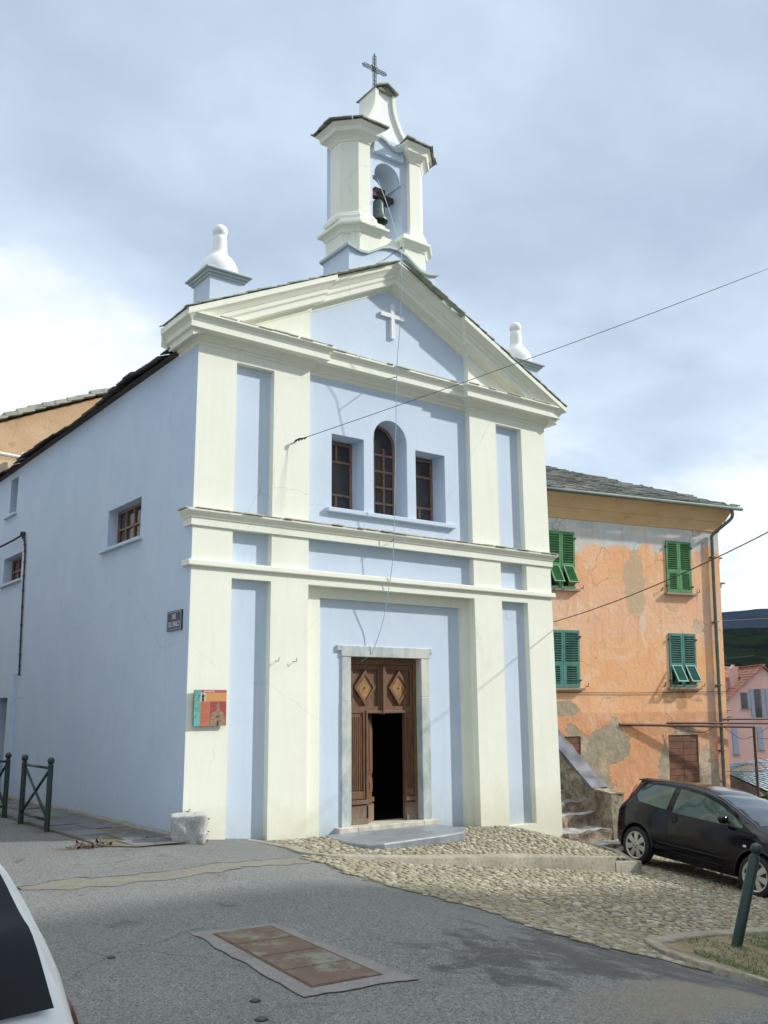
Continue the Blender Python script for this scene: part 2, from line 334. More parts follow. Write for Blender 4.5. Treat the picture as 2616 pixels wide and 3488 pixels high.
m = NT('worn_concrete'); c = m.mix(m.rng(m.noise(2.5, 6, .65), .35, .7), (.36, .33, .26), (.22, .205, .155)); c = m.mix(m.rng(m.noise(22, 4), .5, .8), c, (.15, .14, .11)); m.col(c); m.rough(.9); m.bump(m.noise(50, 5, .65), .5, .01); M['concrete'] = m.mat
m = NT('grey_cement'); c = m.mix(m.rng(m.noise(3.5, 6, .65), .35, .7), (.225, .212, .20), (.155, .15, .147)); c = m.mix(m.rng(m.noise(30, 4, .8), .58, .7), c, (.36, .35, .33)); m.col(c); m.rough(.9); m.bump(m.noise(60, 5, .65), .4, .006); M['cement'] = m.mat
edge0 = [(9.5, .3), (9.5, -9.5), (3.5, -9.5), (1.6, -7.5), (.72, -6.8), (.40, -6.45), (.36, -5.9), (.55, -5.2), (.70, -4.7), (.50, -4.0), (.56, -3.0), (.66, -2.3), (.85, -1.5), (.98, -1.5), (1.3, -1.62), (4.4, -1.68), (5.6, -1.78), (6.72, -1.84), (6.9, -.9), (7.05, -.2), (7.1, .3)]
edge = []
for i_ in range(len(edge0)):
    a__, b__ = Vector(edge0[i_]), Vector(edge0[(i_ + 1) % len(edge0)])
    for k_ in range(8):
        p_ = a__.lerp(b__, k_ / 8); rag = .24 if 2 <= i_ <= 11 else 0
        edge.append((p_.x + rag * noise.noise((p_.x * 5, p_.y * 5, 1)), p_.y + rag * noise.noise((p_.x * 5, p_.y * 5, 7))))
plat = [(1.02, .1), (1.06, -.4), (1.12, -.9), (1.05, -1.3), (1.25, -1.50), (3.0, -1.52), (4.4, -1.55), (5.5, -1.65), (6.5, -1.70), (6.75, -.8), (6.95, .1)]
plpoly = [(5.2, -5.15), (3.5, -5.22), (2.7, -5.32), (1.95, -5.72), (1.25, -6.45), (1.03, -6.9), (1.15, -7.35), (1.5, -8.2), (2.2, -9.4), (5.2, -9.4)]
def stones(name, poly, f, hole=None, step=.096, seed=1):
    rnd = random.Random(seed); mb = MB(); xs = [p[0] for p in poly]; ys = [p[1] for p in poly]
    y = min(ys); row = 0
    ring = 7
    while y < max(ys):
        x = min(xs) + (row % 2) * step * .5
        while x < max(xs):
            px, py_ = x + rnd.uniform(-.028, .028), y + rnd.uniform(-.024, .024)
            x += step * rnd.uniform(.85, 1.15)
            if not inpoly(px, py_, poly) or (hole and inpoly(px, py_, hole)): continue
            a = rnd.uniform(-.5, .5) + .5 * noise.noise((px * .5, py_ * .5, 3)); rx = step * rnd.uniform(.36, .62); ry = step * rnd.uniform(.28, .44); h = rnd.uniform(.007, .018)
            ca, sa = math.cos(a), math.sin(a); z0 = f(px, py_); gx = (f(px + .1, py_) - z0) / .1; gy = (f(px, py_ + .1) - z0) / .1
            vs_ = []
            for (k_, hz_) in ((1.0, -.01), (.95, .62), (.70, .95)):
                for t in range(ring):
                    an = 2 * math.pi * t / ring + row; w_ = 1 + .12 * math.sin(an * 2 + px * 40)
                    ux, uy = rx * k_ * w_ * math.cos(an), ry * k_ * w_ * math.sin(an); wx, wy = ux * ca - uy * sa, ux * sa + uy * ca
                    vs_.append((px + wx, py_ + wy, z0 + gx * wx + gy * wy + h * hz_))
            vs_.append((px, py_, z0 + h))
            fs = [(r_ * ring + t, r_ * ring + (t + 1) % ring, (r_ + 1) * ring + (t + 1) % ring, (r_ + 1) * ring + t) for r_ in range(2) for t in range(ring)] + [(2 * ring + t, 2 * ring + (t + 1) % ring, 3 * ring) for t in range(ring)]
            mb.add(vs_, fs)
        y += step * .80; row += 1
    me = bpy.data.meshes.new(name); me.from_pydata(mb.v, [], mb.f); me.materials.append(M['cobble']); me.polygons.foreach_set('use_smooth', [True] * len(me.polygons)); me.update()
    o = bpy.data.objects.new(name, me); COL.objects.link(o); return o
def fillsheet(name, poly, f, mat, skirt=.0, hole=None, step=.2):
    """polygon sheet draped on f: triangulated from a cut grid"""
    bm = bmesh.new(); vs_ = [bm.verts.new((x, y, 0)) for x, y in poly]; bm.faces.new(vs_)
    xs = [p[0] for p in poly]; ys = [p[1] for p in poly]
    for x in fr(min(xs), max(xs), step)[1:-1]: bmesh.ops.bisect_plane(bm, geom=bm.verts[:] + bm.edges[:] + bm.faces[:], plane_co=(x, 0, 0), plane_no=(1, 0, 0))
    for y in fr(min(ys), max(ys), step)[1:-1]: bmesh.ops.bisect_plane(bm, geom=bm.verts[:] + bm.edges[:] + bm.faces[:], plane_co=(0, y, 0), plane_no=(0, 1, 0))
    if skirt:
        be = [e_ for e_ in bm.edges if e_.is_boundary]; r_ = bmesh.ops.extrude_edge_only(bm, edges=be); low = {v for v in r_['geom'] if isinstance(v, bmesh.types.BMVert)}
    else: low = set()
    for v in bm.verts: v.co.z = f(v.co.x, v.co.y) - (skirt if v in low else 0)
    bmesh.ops.recalc_face_normals(bm, faces=bm.faces)
    me = bpy.data.meshes.new(name); bm.to_mesh(me); bm.free(); me.materials.append(mat); me.update()
    if len(me.polygons) and sum(p.normal.z for p in me.polygons) < 0: me.flip_normals()
    o = bpy.data.objects.new(name, me); COL.objects.link(o); return o
tag(fillsheet('cobbled_lane_bed', edge, lambda x, y: G(x, y) + .004, M['mortar']), 'earthy mortar between the cobbles of the sloping lane', None, kind='structure')
tag(stones('cobbled_lane', edge, lambda x, y: G(x, y) + .006, plpoly, seed=3), 'rounded brown river cobbles of the lane sloping down to the right', None, kind='structure')
tag(fillsheet('forecourt_bed', plat, lambda x, y: T(x, y) - .012, M['mortar'], .4), 'mortar bed of the raised cobbled forecourt', None, kind='structure')
tag(stones('cobbled_forecourt', plat, lambda x, y: T(x, y) - .012, None, .088, 5), 'lighter river cobbles on the raised forecourt before the chapel door', None, kind='structure')
# kerb round the forecourt
def ribbon(mb, pts, wid, top, bot, sub=6, jit=.004):
    Q = []
    for i in range(len(pts) - 1):
        for k in range(sub): Q.append(Vector(pts[i]).lerp(Vector(pts[i + 1]), k / sub))
    Q.append(Vector(pts[-1])); N = len(Q); vs_ = []
    for i, p in enumerate(Q):
        d = (Q[min(i + 1, N - 1)] - Q[max(0, i - 1)]).normalized(); n_ = Vector((-d.y, d.x)); j = random.uniform(-jit, jit)
        for s_, (zz, ins) in ((-.5, (1, 0)), (-.5, (0, 0.0)), (-.42, (0, 0)), (.42, (0, 0)), (.5, (0, 0)), (.5, (1, 0))):
            q = p + n_ * (wid * s_ + j); zt = top(q.x, q.y)
            z = bot(q.x, q.y) if zz else zt - (.012 if abs(s_) == .5 else 0)
            vs_.append((q.x, q.y, z + (0 if zz else random.uniform(-jit, jit) * .6)))
    fs = [(i * 6 + k, (i + 1) * 6 + k, (i + 1) * 6 + k + 1, i * 6 + k + 1) for i in range(N - 1) for k in range(5)] + [tuple(range(6)), tuple((N - 1) * 6 + k for k in range(5, -1, -1))]
    mb.add(vs_, fs)
kp = [(1.0, .08), (1.02, -.4), (1.08, -.9), (1.0, -1.3), (1.2, -1.56), (3.0, -1.585), (4.4, -1.62), (5.5, -1.73), (6.1, -1.80)]
mb = MB(); ribbon(mb, kp, .13, lambda x, y: T(x, max(y, -1.7)) + .024, lambda x, y: G(x, y) - .1)
kerb = mb.build('kerb', M['concrete'], None, True, angle=45); tag(kerb, 'long worn concrete kerb edging the raised cobbled forecourt of the chapel', 'kerb', kind='structure')
mb = MB(); ribbon(mb, [(6.1, -1.80), (6.5, -1.86), (6.66, -1.80), (6.72, -1.6), (6.85, -.9), (7.0, -.25), (7.05, .05)], .15, lambda x, y: T(x, max(y, -1.7)) + .02 - .06 * cl((-y - 1.3) / .3), lambda x, y: G(x, y) - .1)
tag(mb.build('kerb_end', M['concrete'], None, True, angle=45), 'lower rounded end piece of the forecourt kerb, nearest the black car', 'kerb', kind='structure')
# paved strip along the side wall
mb = MB(); rnd = random.Random(4); yy = -.35
while yy < 11:
    L = rnd.uniform(.45, .95); xx = -1.02 + (.25 if yy < 0 else 0)
    while xx < -.03:
        w_ = min(rnd.uniform(.25, .6), -.02 - xx)
        if w_ > .05:
            z_ = -1.548 + rnd.uniform(-.008, .008); t = rnd.uniform(-.008, .008)
            mb.add([(xx + .006, yy + .006, z_), (xx + w_ - .006, yy + .006 + t, z_ + t), (xx + w_ - .006, yy + L - .006, z_), (xx + .006, yy + L - .006 - t, z_ - t)], [(0, 1, 2, 3)])
            mb.add([(xx + .006, yy + .006, z_), (xx + w_ - .006, yy + .006 + t, z_ + t), (xx + w_ - .006, yy + .006 + t, z_ - .06), (xx + .006, yy + .006, z_ - .06)], [(0, 1, 2, 3)])
            mb.add([(xx + .006, yy + .006, z_), (xx + .006, yy + L - .006 - t, z_ - t), (xx + .006, yy + L - .006, z_ - .06), (xx + .006, yy + .006, z_ - .06)], [(0, 1, 2, 3)])
        xx += w_
    yy += L
m = NT('dark_flagstone'); isl = m.geo.outputs['Random Per Island']; c = m.mix(isl, (.10, .105, .12), (.16, .165, .175)); c = m.mix(m.rng(m.noise(3, 6, .65, m.geo.outputs['Position']), .5, .75), c, (.20, .19, .17)); m.col(c); m.rough(.7); m.bump(m.noise(30, 5), .5, .01); M['flag'] = m.mat
tag(mb.build('pavement', M['flag'], None, fix=True), 'dark flagstone pavement along the side wall of the chapel', None, kind='structure')
pvb = fillsheet('pavement_bed', [(-1.06, -.1), (-.75, -.42), (0, -.42), (.0, 11), (-1.06, 11)], lambda x, y: -1.556 + .002, M['mortar']); tag(pvb, 'gritty bed under the flagstones', None, kind='structure')
mb = MB(); ribbon(mb, [(-.06, 10), (-.05, 5), (-.05, 2), (-.06, .15)], .07, lambda x, y: -1.525 + .02 * noise.noise((0, y * 3, 0)), lambda x, y: -1.6, 14, .012)
tag(mb.build('wall_footing', M['concrete'], None, True), 'ragged mortar skirting where the side wall meets the pavement', None, kind='structure')
# tan gully patch in the road
def ragged(pts, amp=.03, sub=8, seed=0):
    out = []
    for i in range(len(pts)):
        a, b = Vector(pts[i]), Vector(pts[(i + 1) % len(pts)])
        for k in range(sub * 2):
            p = a.lerp(b, k / sub / 2); out.append((p.x + amp * noise.noise((p.x * 4, p.y * 4, seed)) + .012 * noise.noise((p.x * 21, p.y * 21, seed)), p.y + amp * noise.noise((p.x * 4, p.y * 4, seed + 9)) + .012 * noise.noise((p.x * 21, p.y * 21, seed + 3))))
    return out
m = NT('dirt_filled_gully'); c = m.mix(m.rng(m.noise(6, 6, .65), .35, .65), (.150, .142, .108), (.185, .182, .152)); c = m.mix(m.rng(m.noise(42, 4, .8), .55, .7), c, (.30, .29, .25)); c = m.mix(m.rng(m.noise(3, 6, .7), .55, .62), c, (.155, .16, .15)); m.col(c); m.rough(.9); m.bump(m.noise(90, 4), .5, .008); M['gully'] = m.mat
tag(fillsheet('gully', ragged([(-2.66, -2.36), (-2.45, -2.12), (-2.1, -2.12), (-1.35, -2.30), (-.5, -2.15), (.30, -1.88), (.95, -1.60), (.62, -2.1), (.0, -2.38), (-.9, -2.62), (-1.6, -2.70), (-2.3, -2.62)], .13), lambda x, y: G(x, y) + .004, M['gully'], 0, None, .3), 'tan dirt-filled gully patch crossing the asphalt', None, kind='structure')
mb = MB(); cr = ragged([(-2.66, -2.36), (-2.45, -2.11), (-2.1, -2.11), (-1.35, -2.29), (-.5, -2.14), (.30, -1.87), (.95, -1.60)], .13)[:-16]
mb.tube([(x, y, G(x, y) + .003) for x, y in cr], .007, 5); 
tag(mb.build('road_joint', M['iron'], None), 'dark ragged joint along the upper edge of the gully', None, kind='structure')

# ------------------------------------------------------------------ the chapel
ch = thing('chapel', 'pale blue and cream chapel with a pediment and an open bell tower', 'chapel', (0, 0, -1.6))
def part(mb, name, mat, parent=None, **k):
    """parts of the chapel are modelled in world coordinates; the root sits at its base"""
    par = parent or ch
    r = par
    off = Vector((0, 0, 0))
    while r is not None: off += r.location; r = r.parent
    mb.v = [(x - off.x, y - off.y, z - off.z) for x, y, z in mb.v]
    return mb.build(name, mat, par, **k)
Wd = 7.0; a_, b_, c_ = .615, 1.240, 1.866
# side wall with window openings (x = 0 plane), built in (y,z)
def side_plate(mb, ys, zs, solid, x0, x1):
    n0 = len(mb.v); t = MB(); t.plate(ys, zs, solid, 0, 1)
    t.v = [(x0 + (x1 - x0) * v[1], v[0], v[2]) for v in t.v]; mb.add(t.v, t.f)
mb = MB()
ysw = [.001, 1.82, 3.19, 7.98, 8.28, 8.66, 9.2, 9.30, 12.4]; zsw = [-2.0, .32, 2.60, 2.68, 3.236, 3.25, 4.18, 4.98, 5.15]
def sol(i, j):
    y0, y1 = ysw[i], ysw[i + 1]; z0, z1 = zsw[j], zsw[j + 1]
    if 1.8 <= y0 < 3.1 and 2.6 <= z0 < 3.23: return False
    if 7.9 <= y0 < 9.3 and 2.67 <= z0 < 3.24: return False
    if 8.6 <= y0 < 9.2 and 4.1 <= z0 < 4.9: return False
    if 8.2 <= y0 < 9.3 and z0 < .3: return False
    return True
side_plate(mb, ysw, zsw, sol, 0, .45)
part(mb, 'side_wall', M['sideblue'])
mb = MB(); mb.box(.45, 6.5, 12.0, 12.38, -2, 5.0); mb.box(6.55, 6.992, .3, 12.3, -3.2, 5.15); part(mb, 'rear_wall', M['sideblue'])
def window_y(y0, y1, z0, z1, cols, rows, xg, hid=False):
    f = MB(); t = .045
    f.box(xg - .03, xg + .03, y0, y1, z0, z0 + t); f.box(xg - .03, xg + .03, y0, y1, z1 - t, z1); f.box(xg - .03, xg + .03, y0, y0 + t, z0 + t, z1 - t); f.box(xg - .03, xg + .03, y1 - t, y1, z0 + t, z1 - t)
    for k in range(1, cols): yy_ = y0 + (y1 - y0) * k / cols; f.box(xg - .024, xg + .024, yy_ - .018, yy_ + .018, z0 + t, z1 - t)
    for k in range(1, rows): zz = z0 + (z1 - z0) * k / rows; f.box(xg - .026, xg + .026, y0 + t, y1 - t, zz - .017, zz + .017)
    w = thing('window', None, None); w.parent = ch; w.location = (0, 0, 0)
    part(f, 'frame', M['wood_frame'], w); g = MB(); g.box(xg + .002, xg + .01, y0 + .02, y1 - .02, z0 + .02, z1 - .02); part(g, 'pane', M['pane'], w)
    return w
window_y(1.82, 3.19, 2.6, 3.236, 4, 2, .19); window_y(7.98, 9.30, 2.68, 3.25, 3, 2, .20); window_y(8.66, 9.2, 4.18, 4.98, 2, 2, .30)
for (y0, y1, z, h) in ((1.73, 3.42, 2.6, .05), (7.9, 9.4, 2.68, .05), (8.6, 9.42, 4.18, .045)):
    mb = MB(); mb.box(-.065, .10, y0, y1, z - h, z + .004); part(mb, 'window_sill', M['blue'], bevel=.01)
mb = MB(); mb.box(.38, .44, 8.2, 9.4, -1.9, .36); part(mb, 'side_door', simple('grey_door_paint', (.22, .25, .27), .5))
mb = MB()
pass
# front wall: blue ground of upper centre with three windows
mb = MB(); D0 = .11
xs = [1.80, 2.34, 2.955, 3.145, 3.825, 4.005, 4.64, 5.20]; zs = [2.55, 3.04, 4.22, 4.29, 4.66, 5.15]
def solc(i, j):
    if i in (1, 5) and j == 1: return False
    if i == 3 and j in (1, 2, 3): return False
    return True
mb.plate(xs, zs, solc, D0, .60)
arc = [(3.485 + .34 * math.cos(t), 4.29 + .34 * math.sin(t)) for t in [math.pi * k / 16 for k in range(17)]]
for k in range(16):
    (x1, z1), (x0, z0) = arc[k], arc[k + 1]
    mb.prism([(x0, z0), (x1, z1), (x1, 4.66), (x0, 4.66)], D0, .60, xyz)
part(mb, 'front_wall', M['blue'])
mb = MB(); mb.box(2.24, 4.81, .035, .13, 2.965, 3.035); part(mb, 'window_sill', M['blue'], bevel=.01)
def window_x(x0, x1, z0, z1, yg, vbars, hbars, arch=None):
    w = thing('window', None, None); w.parent = ch
    f = MB(); t = .042; d = .035
    f.box(x0, x0 + t, yg - d, yg + d, z0, z1); f.box(x1 - t, x1, yg - d, yg + d, z0, z1); f.box(x0 + t, x1 - t, yg - d, yg + d, z0, z0 + t)
    if not arch: f.box(x0 + t, x1 - t, yg - d, yg + d, z1 - t, z1)
    for (x, a, b) in vbars: f.box(x - .016, x + .016, yg - .028, yg + .026, a, b)
    for z in hbars: f.box(x0 + t, x1 - t, yg - .030, yg + .028, z - .018, z + .018)
    if arch:
        cx, r = arch
        for k in range(12):
            t0, t1 = math.pi * k / 12, math.pi * (k + 1) / 12
            f.prism([(cx + r * math.cos(t0), z1 + r * math.sin(t0)), (cx + r * math.cos(t1), z1 + r * math.sin(t1)), (cx + (r - t) * math.cos(t1), z1 + (r - t) * math.sin(t1)), (cx + (r - t) * math.cos(t0), z1 + (r - t) * math.sin(t0))], yg - d, yg + d, xyz)
    part(f, 'frame', M['wood_frame'], w, bevel=.004)
    g = MB(); ztop = z1 + (arch[1] if arch else 0); g.box(x0 + .01, x1 - .01, yg - .004, yg + .004, z0 + .01, ztop - (.0 if arch else .01)); part(g, 'pane', M['pane'], w)
    return w
YG = .47
window_x(2.34, 2.955, 3.04, 4.2, YG, [(2.65, 3.9, 4.16), (2.65, 3.08, 3.33)], [3.34, 3.88])
window_x(3.145, 3.825, 3.04, 4.29, YG, [(3.40, 3.08, 4.6), (3.60, 3.08, 4.25)], [3.31, 3.58, 3.85, 4.13], (3.485, .34))
window_x(4.005, 4.64, 3.04, 4.2, YG, [(4.35, 3.08, 3.33)], [3.34, 3.88])
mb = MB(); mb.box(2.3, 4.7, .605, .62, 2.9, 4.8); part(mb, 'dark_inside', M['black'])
# frieze and lower fields (blue)
mb = MB(); mb.box(c_ - .05, Wd - c_ + .05, D0, .5, 1.98, 2.55); part(mb, 'frieze_panel', M['blue'])
for (x0, x1, z0, z1) in ((a_ - .03, b_ + .03, 2.0, 2.54), (Wd - b_ - .03, Wd - a_ + .03, 2.0, 2.54), (a_ - .03, b_ + .03, 2.7, 5.05), (Wd - b_ - .03, Wd - a_ + .03, 2.7, 5.05), (a_ - .03, b_ + .03, -2.3, 1.84), (Wd - b_ - .03, Wd - a_ + .03, -2.6, 1.84)):
    mb = MB(); mb.box(x0, x1, D0, .3, z0, z1); part(mb, 'wall_panel', M['blue'])
# cream pilaster pairs
for s in (0, 1):
    X_ = (lambda x: x) if s == 0 else (lambda x: Wd - x)
    def xx_(v): return sorted(X_(t) for t in v)
    mb = MB(); mb.plate(xx_([.004, a_, b_, c_]), [2.70, 4.969, 5.13], lambda i, j: not (i == 1 and j == 0), 0, .55); part(mb, 'pilaster_pair', M['cream'])
    mb = MB(); mb.plate(xx_([.004, a_, b_, c_]), [1.95, 2.0151, 2.4985, 2.55], lambda i, j: not (i == 1 and j == 1), 0, .55); part(mb, 'frieze_pilaster', M['cream'])
    bot = -2.2 if s == 0 else -3.0; sill = -2.15 if s == 0 else -1.86
    mb = MB(); mb.plate(xx_([.004, a_, b_, c_]), [bot, sill, 1.811, 1.96], lambda i, j: not (i == 1 and j == 1), 0, .55); part(mb, 'pilaster_pair', M['cream'])
mb = MB(); mb.plate([c_, Wd - c_], [1.811, 1.96], lambda i, j: True, 0, .55); part(mb, 'front_band', M['cream'])
# splayed plinth at the right corner
mb = MB(); mb.prism([(Wd + .10, -.10), (Wd + .0, -.02), (Wd - .001, -.001), (Wd - .001, .4), (Wd + .10, .5)], -2.6, -2.13, plan); 
mb.v = [((x if z < -2.4 else min(x, Wd + .012)), (y if z < -2.4 else max(y, -.012)), z) for x, y, z in mb.v]; part(mb, 'plinth', M['cream'])
# door bay: second cream layer, blue field with the opening
mb = MB(); mb.plate([c_ - .01, 2.17, 4.965, Wd - c_ + .01], [-2.2, 1.655, 1.82], lambda i, j: not (i == 1 and j == 0), .155, .5); part(mb, 'door_surround', M['cream'])
mb = MB(); mb.plate([2.1, 2.70, 4.20, 5.05], [-2.2, .86, 1.70], lambda i, j: not (i == 1 and j == 0), .235, .62); part(mb, 'front_wall', M['blue'])
# mouldings
path = [(Wd, .6), (Wd, 0), (Wd - c_, 0), (Wd - c_, D0), (c_, D0), (c_, 0), (0, 0), (0, .62)]
cor = [(0, 5.10), (.018, 5.12), (.018, 5.155), (.05, 5.165), (.06, 5.20), (.085, 5.235), (.10, 5.255), (.215, 5.258), (.22, 5.262), (.22, 5.35), (.226, 5.352), (.234, 5.366), (.238, 5.39), (.262, 5.42), (.284, 5.434), (.292, 5.438), (.292, 5.465), (0, 5.475)]
mb = MB(); mb.sweep(path, cor); part(mb, 'cornice', M['cream'])
st = [(0, 2.49), (.03, 2.495), (.03, 2.592), (.045, 2.60), (.055, 2.625), (.085, 2.655), (.105, 2.68), (.108, 2.705), (0, 2.72)]
mb = MB(); mb.sweep([(Wd, .22), (Wd, 0), (0, 0), (0, .22)], st); part(mb, 'string_course', M['cream'])
th = [(0, 1.935), (.045, 1.94), (.05, 1.95), (.05, 2.008), (.04, 2.018), (0, 2.022)]
mb = MB(); mb.sweep([(Wd, .2), (Wd, 0), (0, 0), (0, .2)], th); part(mb, 'string_course', M['cream'])
# pediment
zu = lambda x: 5.15 + .505 * (x if x <= 3.5 else 7 - x)
zt = lambda x: 5.64 + .485 * (x if x <= 3.5 else 7 - x)
mb = MB(); mb.prism([(0, 5.12), (c_, 5.12), (c_, zu(c_) + .3), (0, zu(0) + .2)], 0, .55, xyz); part(mb, 'pediment_field', M['cream'])
mb = MB(); mb.prism([(Wd, 5.12), (Wd - c_, 5.12), (Wd - c_, zu(c_) + .3), (Wd, zu(0) + .2)], 0, .55, xyz); part(mb, 'pediment_field', M['cream'])
mb = MB(); mb.prism([(c_ - .02, 5.12), (Wd - c_ + .02, 5.12), (Wd - c_ + .02, zu(c_) + .2), (3.5, zu(3.5) + .2), (c_ - .02, zu(c_) + .2)], D0, .55, xyz); part(mb, 'tympanum', M['blue'])
rk = [(-.02, .0), (.012, .0), (.014, .035), (.035, .045), (.05, .07), (.06, .075), (.165, .078), (.17, .085), (.17, .165), (.180, .168), (.195, .185), (.20, .19), (.20, .245), (.215, .25), (.225, .265), (.255, .30), (.285, .325), (.297, .33), (.305, .34), (.305, .415), (-.45, .43)]
def rake(sign):
    mb = MB(); st_ = [(-.285, 0), (c_, 0), (c_ + .0001, D0), (3.5, D0)]; k = len(rk); vs_ = []
    for (x, yw) in st_:
        for p, h in rk:
            zz = zu(max(x, -.285)) + (zt(x) - zu(x)) * h / .43; xm = x
            if x in (c_, c_ + .0001): xm = c_ + p * 1.0 if False else x + .0
            vs_.append((xm if sign > 0 else Wd - xm, (yw - p) if p > -.4 else .55, zz))
    # the forward section overlaps the set-back one by its own projection, so the step shows a mitred return
    fs = [(i * k + j, (i + 1) * k + j, (i + 1) * k + j + 1, i * k + j + 1) for i in range(3) for j in range(k - 1)] + [tuple(range(k))]
    mb.add(vs_, fs); return mb
def rake_m(sign):
    """raking cornice in two lengths, the outer one standing forward, with its return"""
    mb = MB(); k = len(rk)
    def row(x, yw, extra=0):
        r_ = []
        for p, h in rk:
            xq = x + (extra * max(p, 0)); zz = zu(xq) + (zt(xq) - zu(xq)) * h / .43
            r_.append((xq if sign > 0 else Wd - xq, (yw - p) if p > -.4 else .55, zz))
        return r_
    cr_ = []
    for p, h in rk:
        xq = -max(p, 0); cr_.append((xq if sign > 0 else Wd - xq, -max(p, 0) if p > -.4 else .55, zu(xq) + (zt(xq) - zu(xq)) * h / .43))
    rows = [cr_, row(.6, 0), row(c_, 0, 1.0), row(c_, D0, 1.0), row(3.5, D0)]
    vs_ = [v for r_ in rows for v in r_]
    fs = [(i * k + j, (i + 1) * k + j, (i + 1) * k + j + 1, i * k + j + 1) for i in range(len(rows) - 1) for j in range(k - 1)]
    mb.add(vs_, fs); return mb
part(rake_m(1), 'raking_cornice', M['cream']); part(rake_m(-1), 'raking_cornice', M['cream'])
for s in (0, 1):
    mb = MB(); f = (lambda x: x) if s == 0 else (lambda x: Wd - x)
    vs_ = []; q_ = [(p, h) for p, h in rk if p > 0 and h > .30 * .0 + .07]; k = len(q_)
    for yy_ in (None, .64):
        for p, h in q_:
            z_ = zu(-p) + (zt(-p) - zu(-p)) * h / .43; vs_.append((f(-p), -p if yy_ is None else yy_, z_))
    mb.add(vs_, [(i_, k + i_, k + i_ + 1, i_ + 1) for i_ in range(k - 1)])
    mb.add([(f(-.29), .64, 5.2), (f(.3), .64, 5.1), (f(.3), .64, 5.75), (f(-.29), .64, 5.49)], [(0, 1, 2, 3)])
    part(mb, 'cornice_return', M['cream'])
# raised cross in the tympanum
mb = MB(); cx, cz = 3.535, 6.46
mb.box(cx - .035, cx + .035, D0 - .05, D0 + .01, 6.06, 6.67); mb.box(cx - .245, cx - .035, D0 - .0495, D0 + .01, cz - .035, cz + .035); mb.box(cx + .035, cx + .245, D0 - .0495, D0 + .01, cz - .035, cz + .035)
part(mb, 'wall_cross', M['white'])

# slates ----------------------------------------------------------------------
def slates(mb, O, U, V, lu, lv, su=.30, sv=.2, th=.022, rnd=None, over=1.5, wave=0, clip=None, lift=.05):
    """rows of overlapping slabs on a slope: O origin at the eave, U along the eave, V up the slope"""
    O, U, V = Vector(O), Vector(U).normalized(), Vector(V).normalized(); Nn = U.cross(V)
    if Nn.z < 0: Nn = -Nn
    rnd = rnd or random.Random(1); v = 0; r_ = 0
    while v < lv:
        u = -rnd.uniform(0, su)
        while u < lu:
            w_ = su * rnd.uniform(.6, 1.35); a = max(u, 0); b = min(u + w_ - .006, lu)
            if b - a > .04 and (clip is None or clip((a + b) / 2, v)):
                d = rnd.uniform(-.035, .02); l_ = sv * over; t = th * rnd.uniform(.6, 1.5); n0 = lift * .35 + rnd.uniform(0, .012); wv = wave * noise.noise((u * .6, v * .8, 1.3))
                sk = rnd.uniform(-.015, .015)
                p = [(a, v + d), (b, v + d + sk), (b - rnd.uniform(0, .02), v + d + l_), (a + rnd.uniform(0, .02), v + d + l_)]
                top = [O + U * x + V * y + Nn * (t + (n0 + lift * .5 if i < 2 else n0 - lift * .2) + wv) for i, (x, y) in enumerate(p)]
                bot = [q - Nn * t for q in top]
                mb.add(top + bot, [(0, 1, 2, 3), (7, 6, 5, 4), (0, 4, 5, 1), (1, 5, 6, 2), (2, 6, 7, 3), (3, 7, 4, 0)])
            u += w_
        v += sv; r_ += 1
    return mb
sl = math.atan(.485)
mb = MB(); rn = random.Random(2)
# pediment top slates, left and right slope
slates(mb, (-.31, -.325, zt(-.31) - .012), (0, 1, 0), (math.cos(sl), 0, math.sin(sl)), .95, 4.12, .33, .20, .012, rn, 1.2, 0, None, .016)
slates(mb, (Wd + .31, -.325, zt(-.31) - .012), (0, 1, 0), (-math.cos(sl), 0, math.sin(sl)), .95, 4.12, .33, .20, .012, rn, 1.2, 0, None, .016)
part(mb, 'pediment_slates', M['slate_mid'], fix=False)
mb = MB()
def ledge(x0, x1, yf, z, dep=.30):
    x = x0
    while x < x1:
        w_ = min(rn.uniform(.16, .34), x1 - x); d = rn.uniform(-.02, .008); t = rn.uniform(0, .01)
        mb.box(x + .004, x + w_ - rn.uniform(.004, .05), yf + d, yf + dep, z + t, z + t + rn.uniform(.010, .018)); x += w_
ledge(.18, c_ + .26, -.294, 5.465, .32); ledge(c_ + .28, Wd - c_ - .28, -.186, 5.465, .32); ledge(Wd - c_ - .24, Wd - .1, -.294, 5.465, .32)
part(mb, 'ledge_slates', M['slate_cream'], fix=False); mb = MB()
ledge(-.0, Wd + .1, -.112, 2.713, .14)
mb.box(-.135, -.0, -.05, .23, 2.712, 2.726); part(mb, 'ledge_slates', M['slate_cream'], fix=False)
# main roof: two slate slopes behind the pediment
roof = MB(); sl2 = math.atan(.5)
slates(roof, (-.17, .60, 5.125), (0, 1, 0), (math.cos(sl2), 0, math.sin(sl2)), 11.9, 4.0, .34, .22, .022, rn, 1.5, .10, None, .045)
slates(roof, (Wd + .17, .60, 5.125), (0, 1, 0), (-math.cos(sl2), 0, math.sin(sl2)), 11.9, 4.0, .5, .4, .03, rn, 1.4, .06, None, .06)
part(roof, 'roof', M['slate_dark'], fix=False)
mb = MB(); mb.prism([(-.10, 5.155), (0, 5.20), (3.5, 6.95), (7, 5.20), (7.10, 5.155), (7.10, 5.14), (-.10, 5.14)], .62, 12.3, xyz); part(mb, 'roof_boards', simple('dark_boards', (.06, .045, .035), .9))

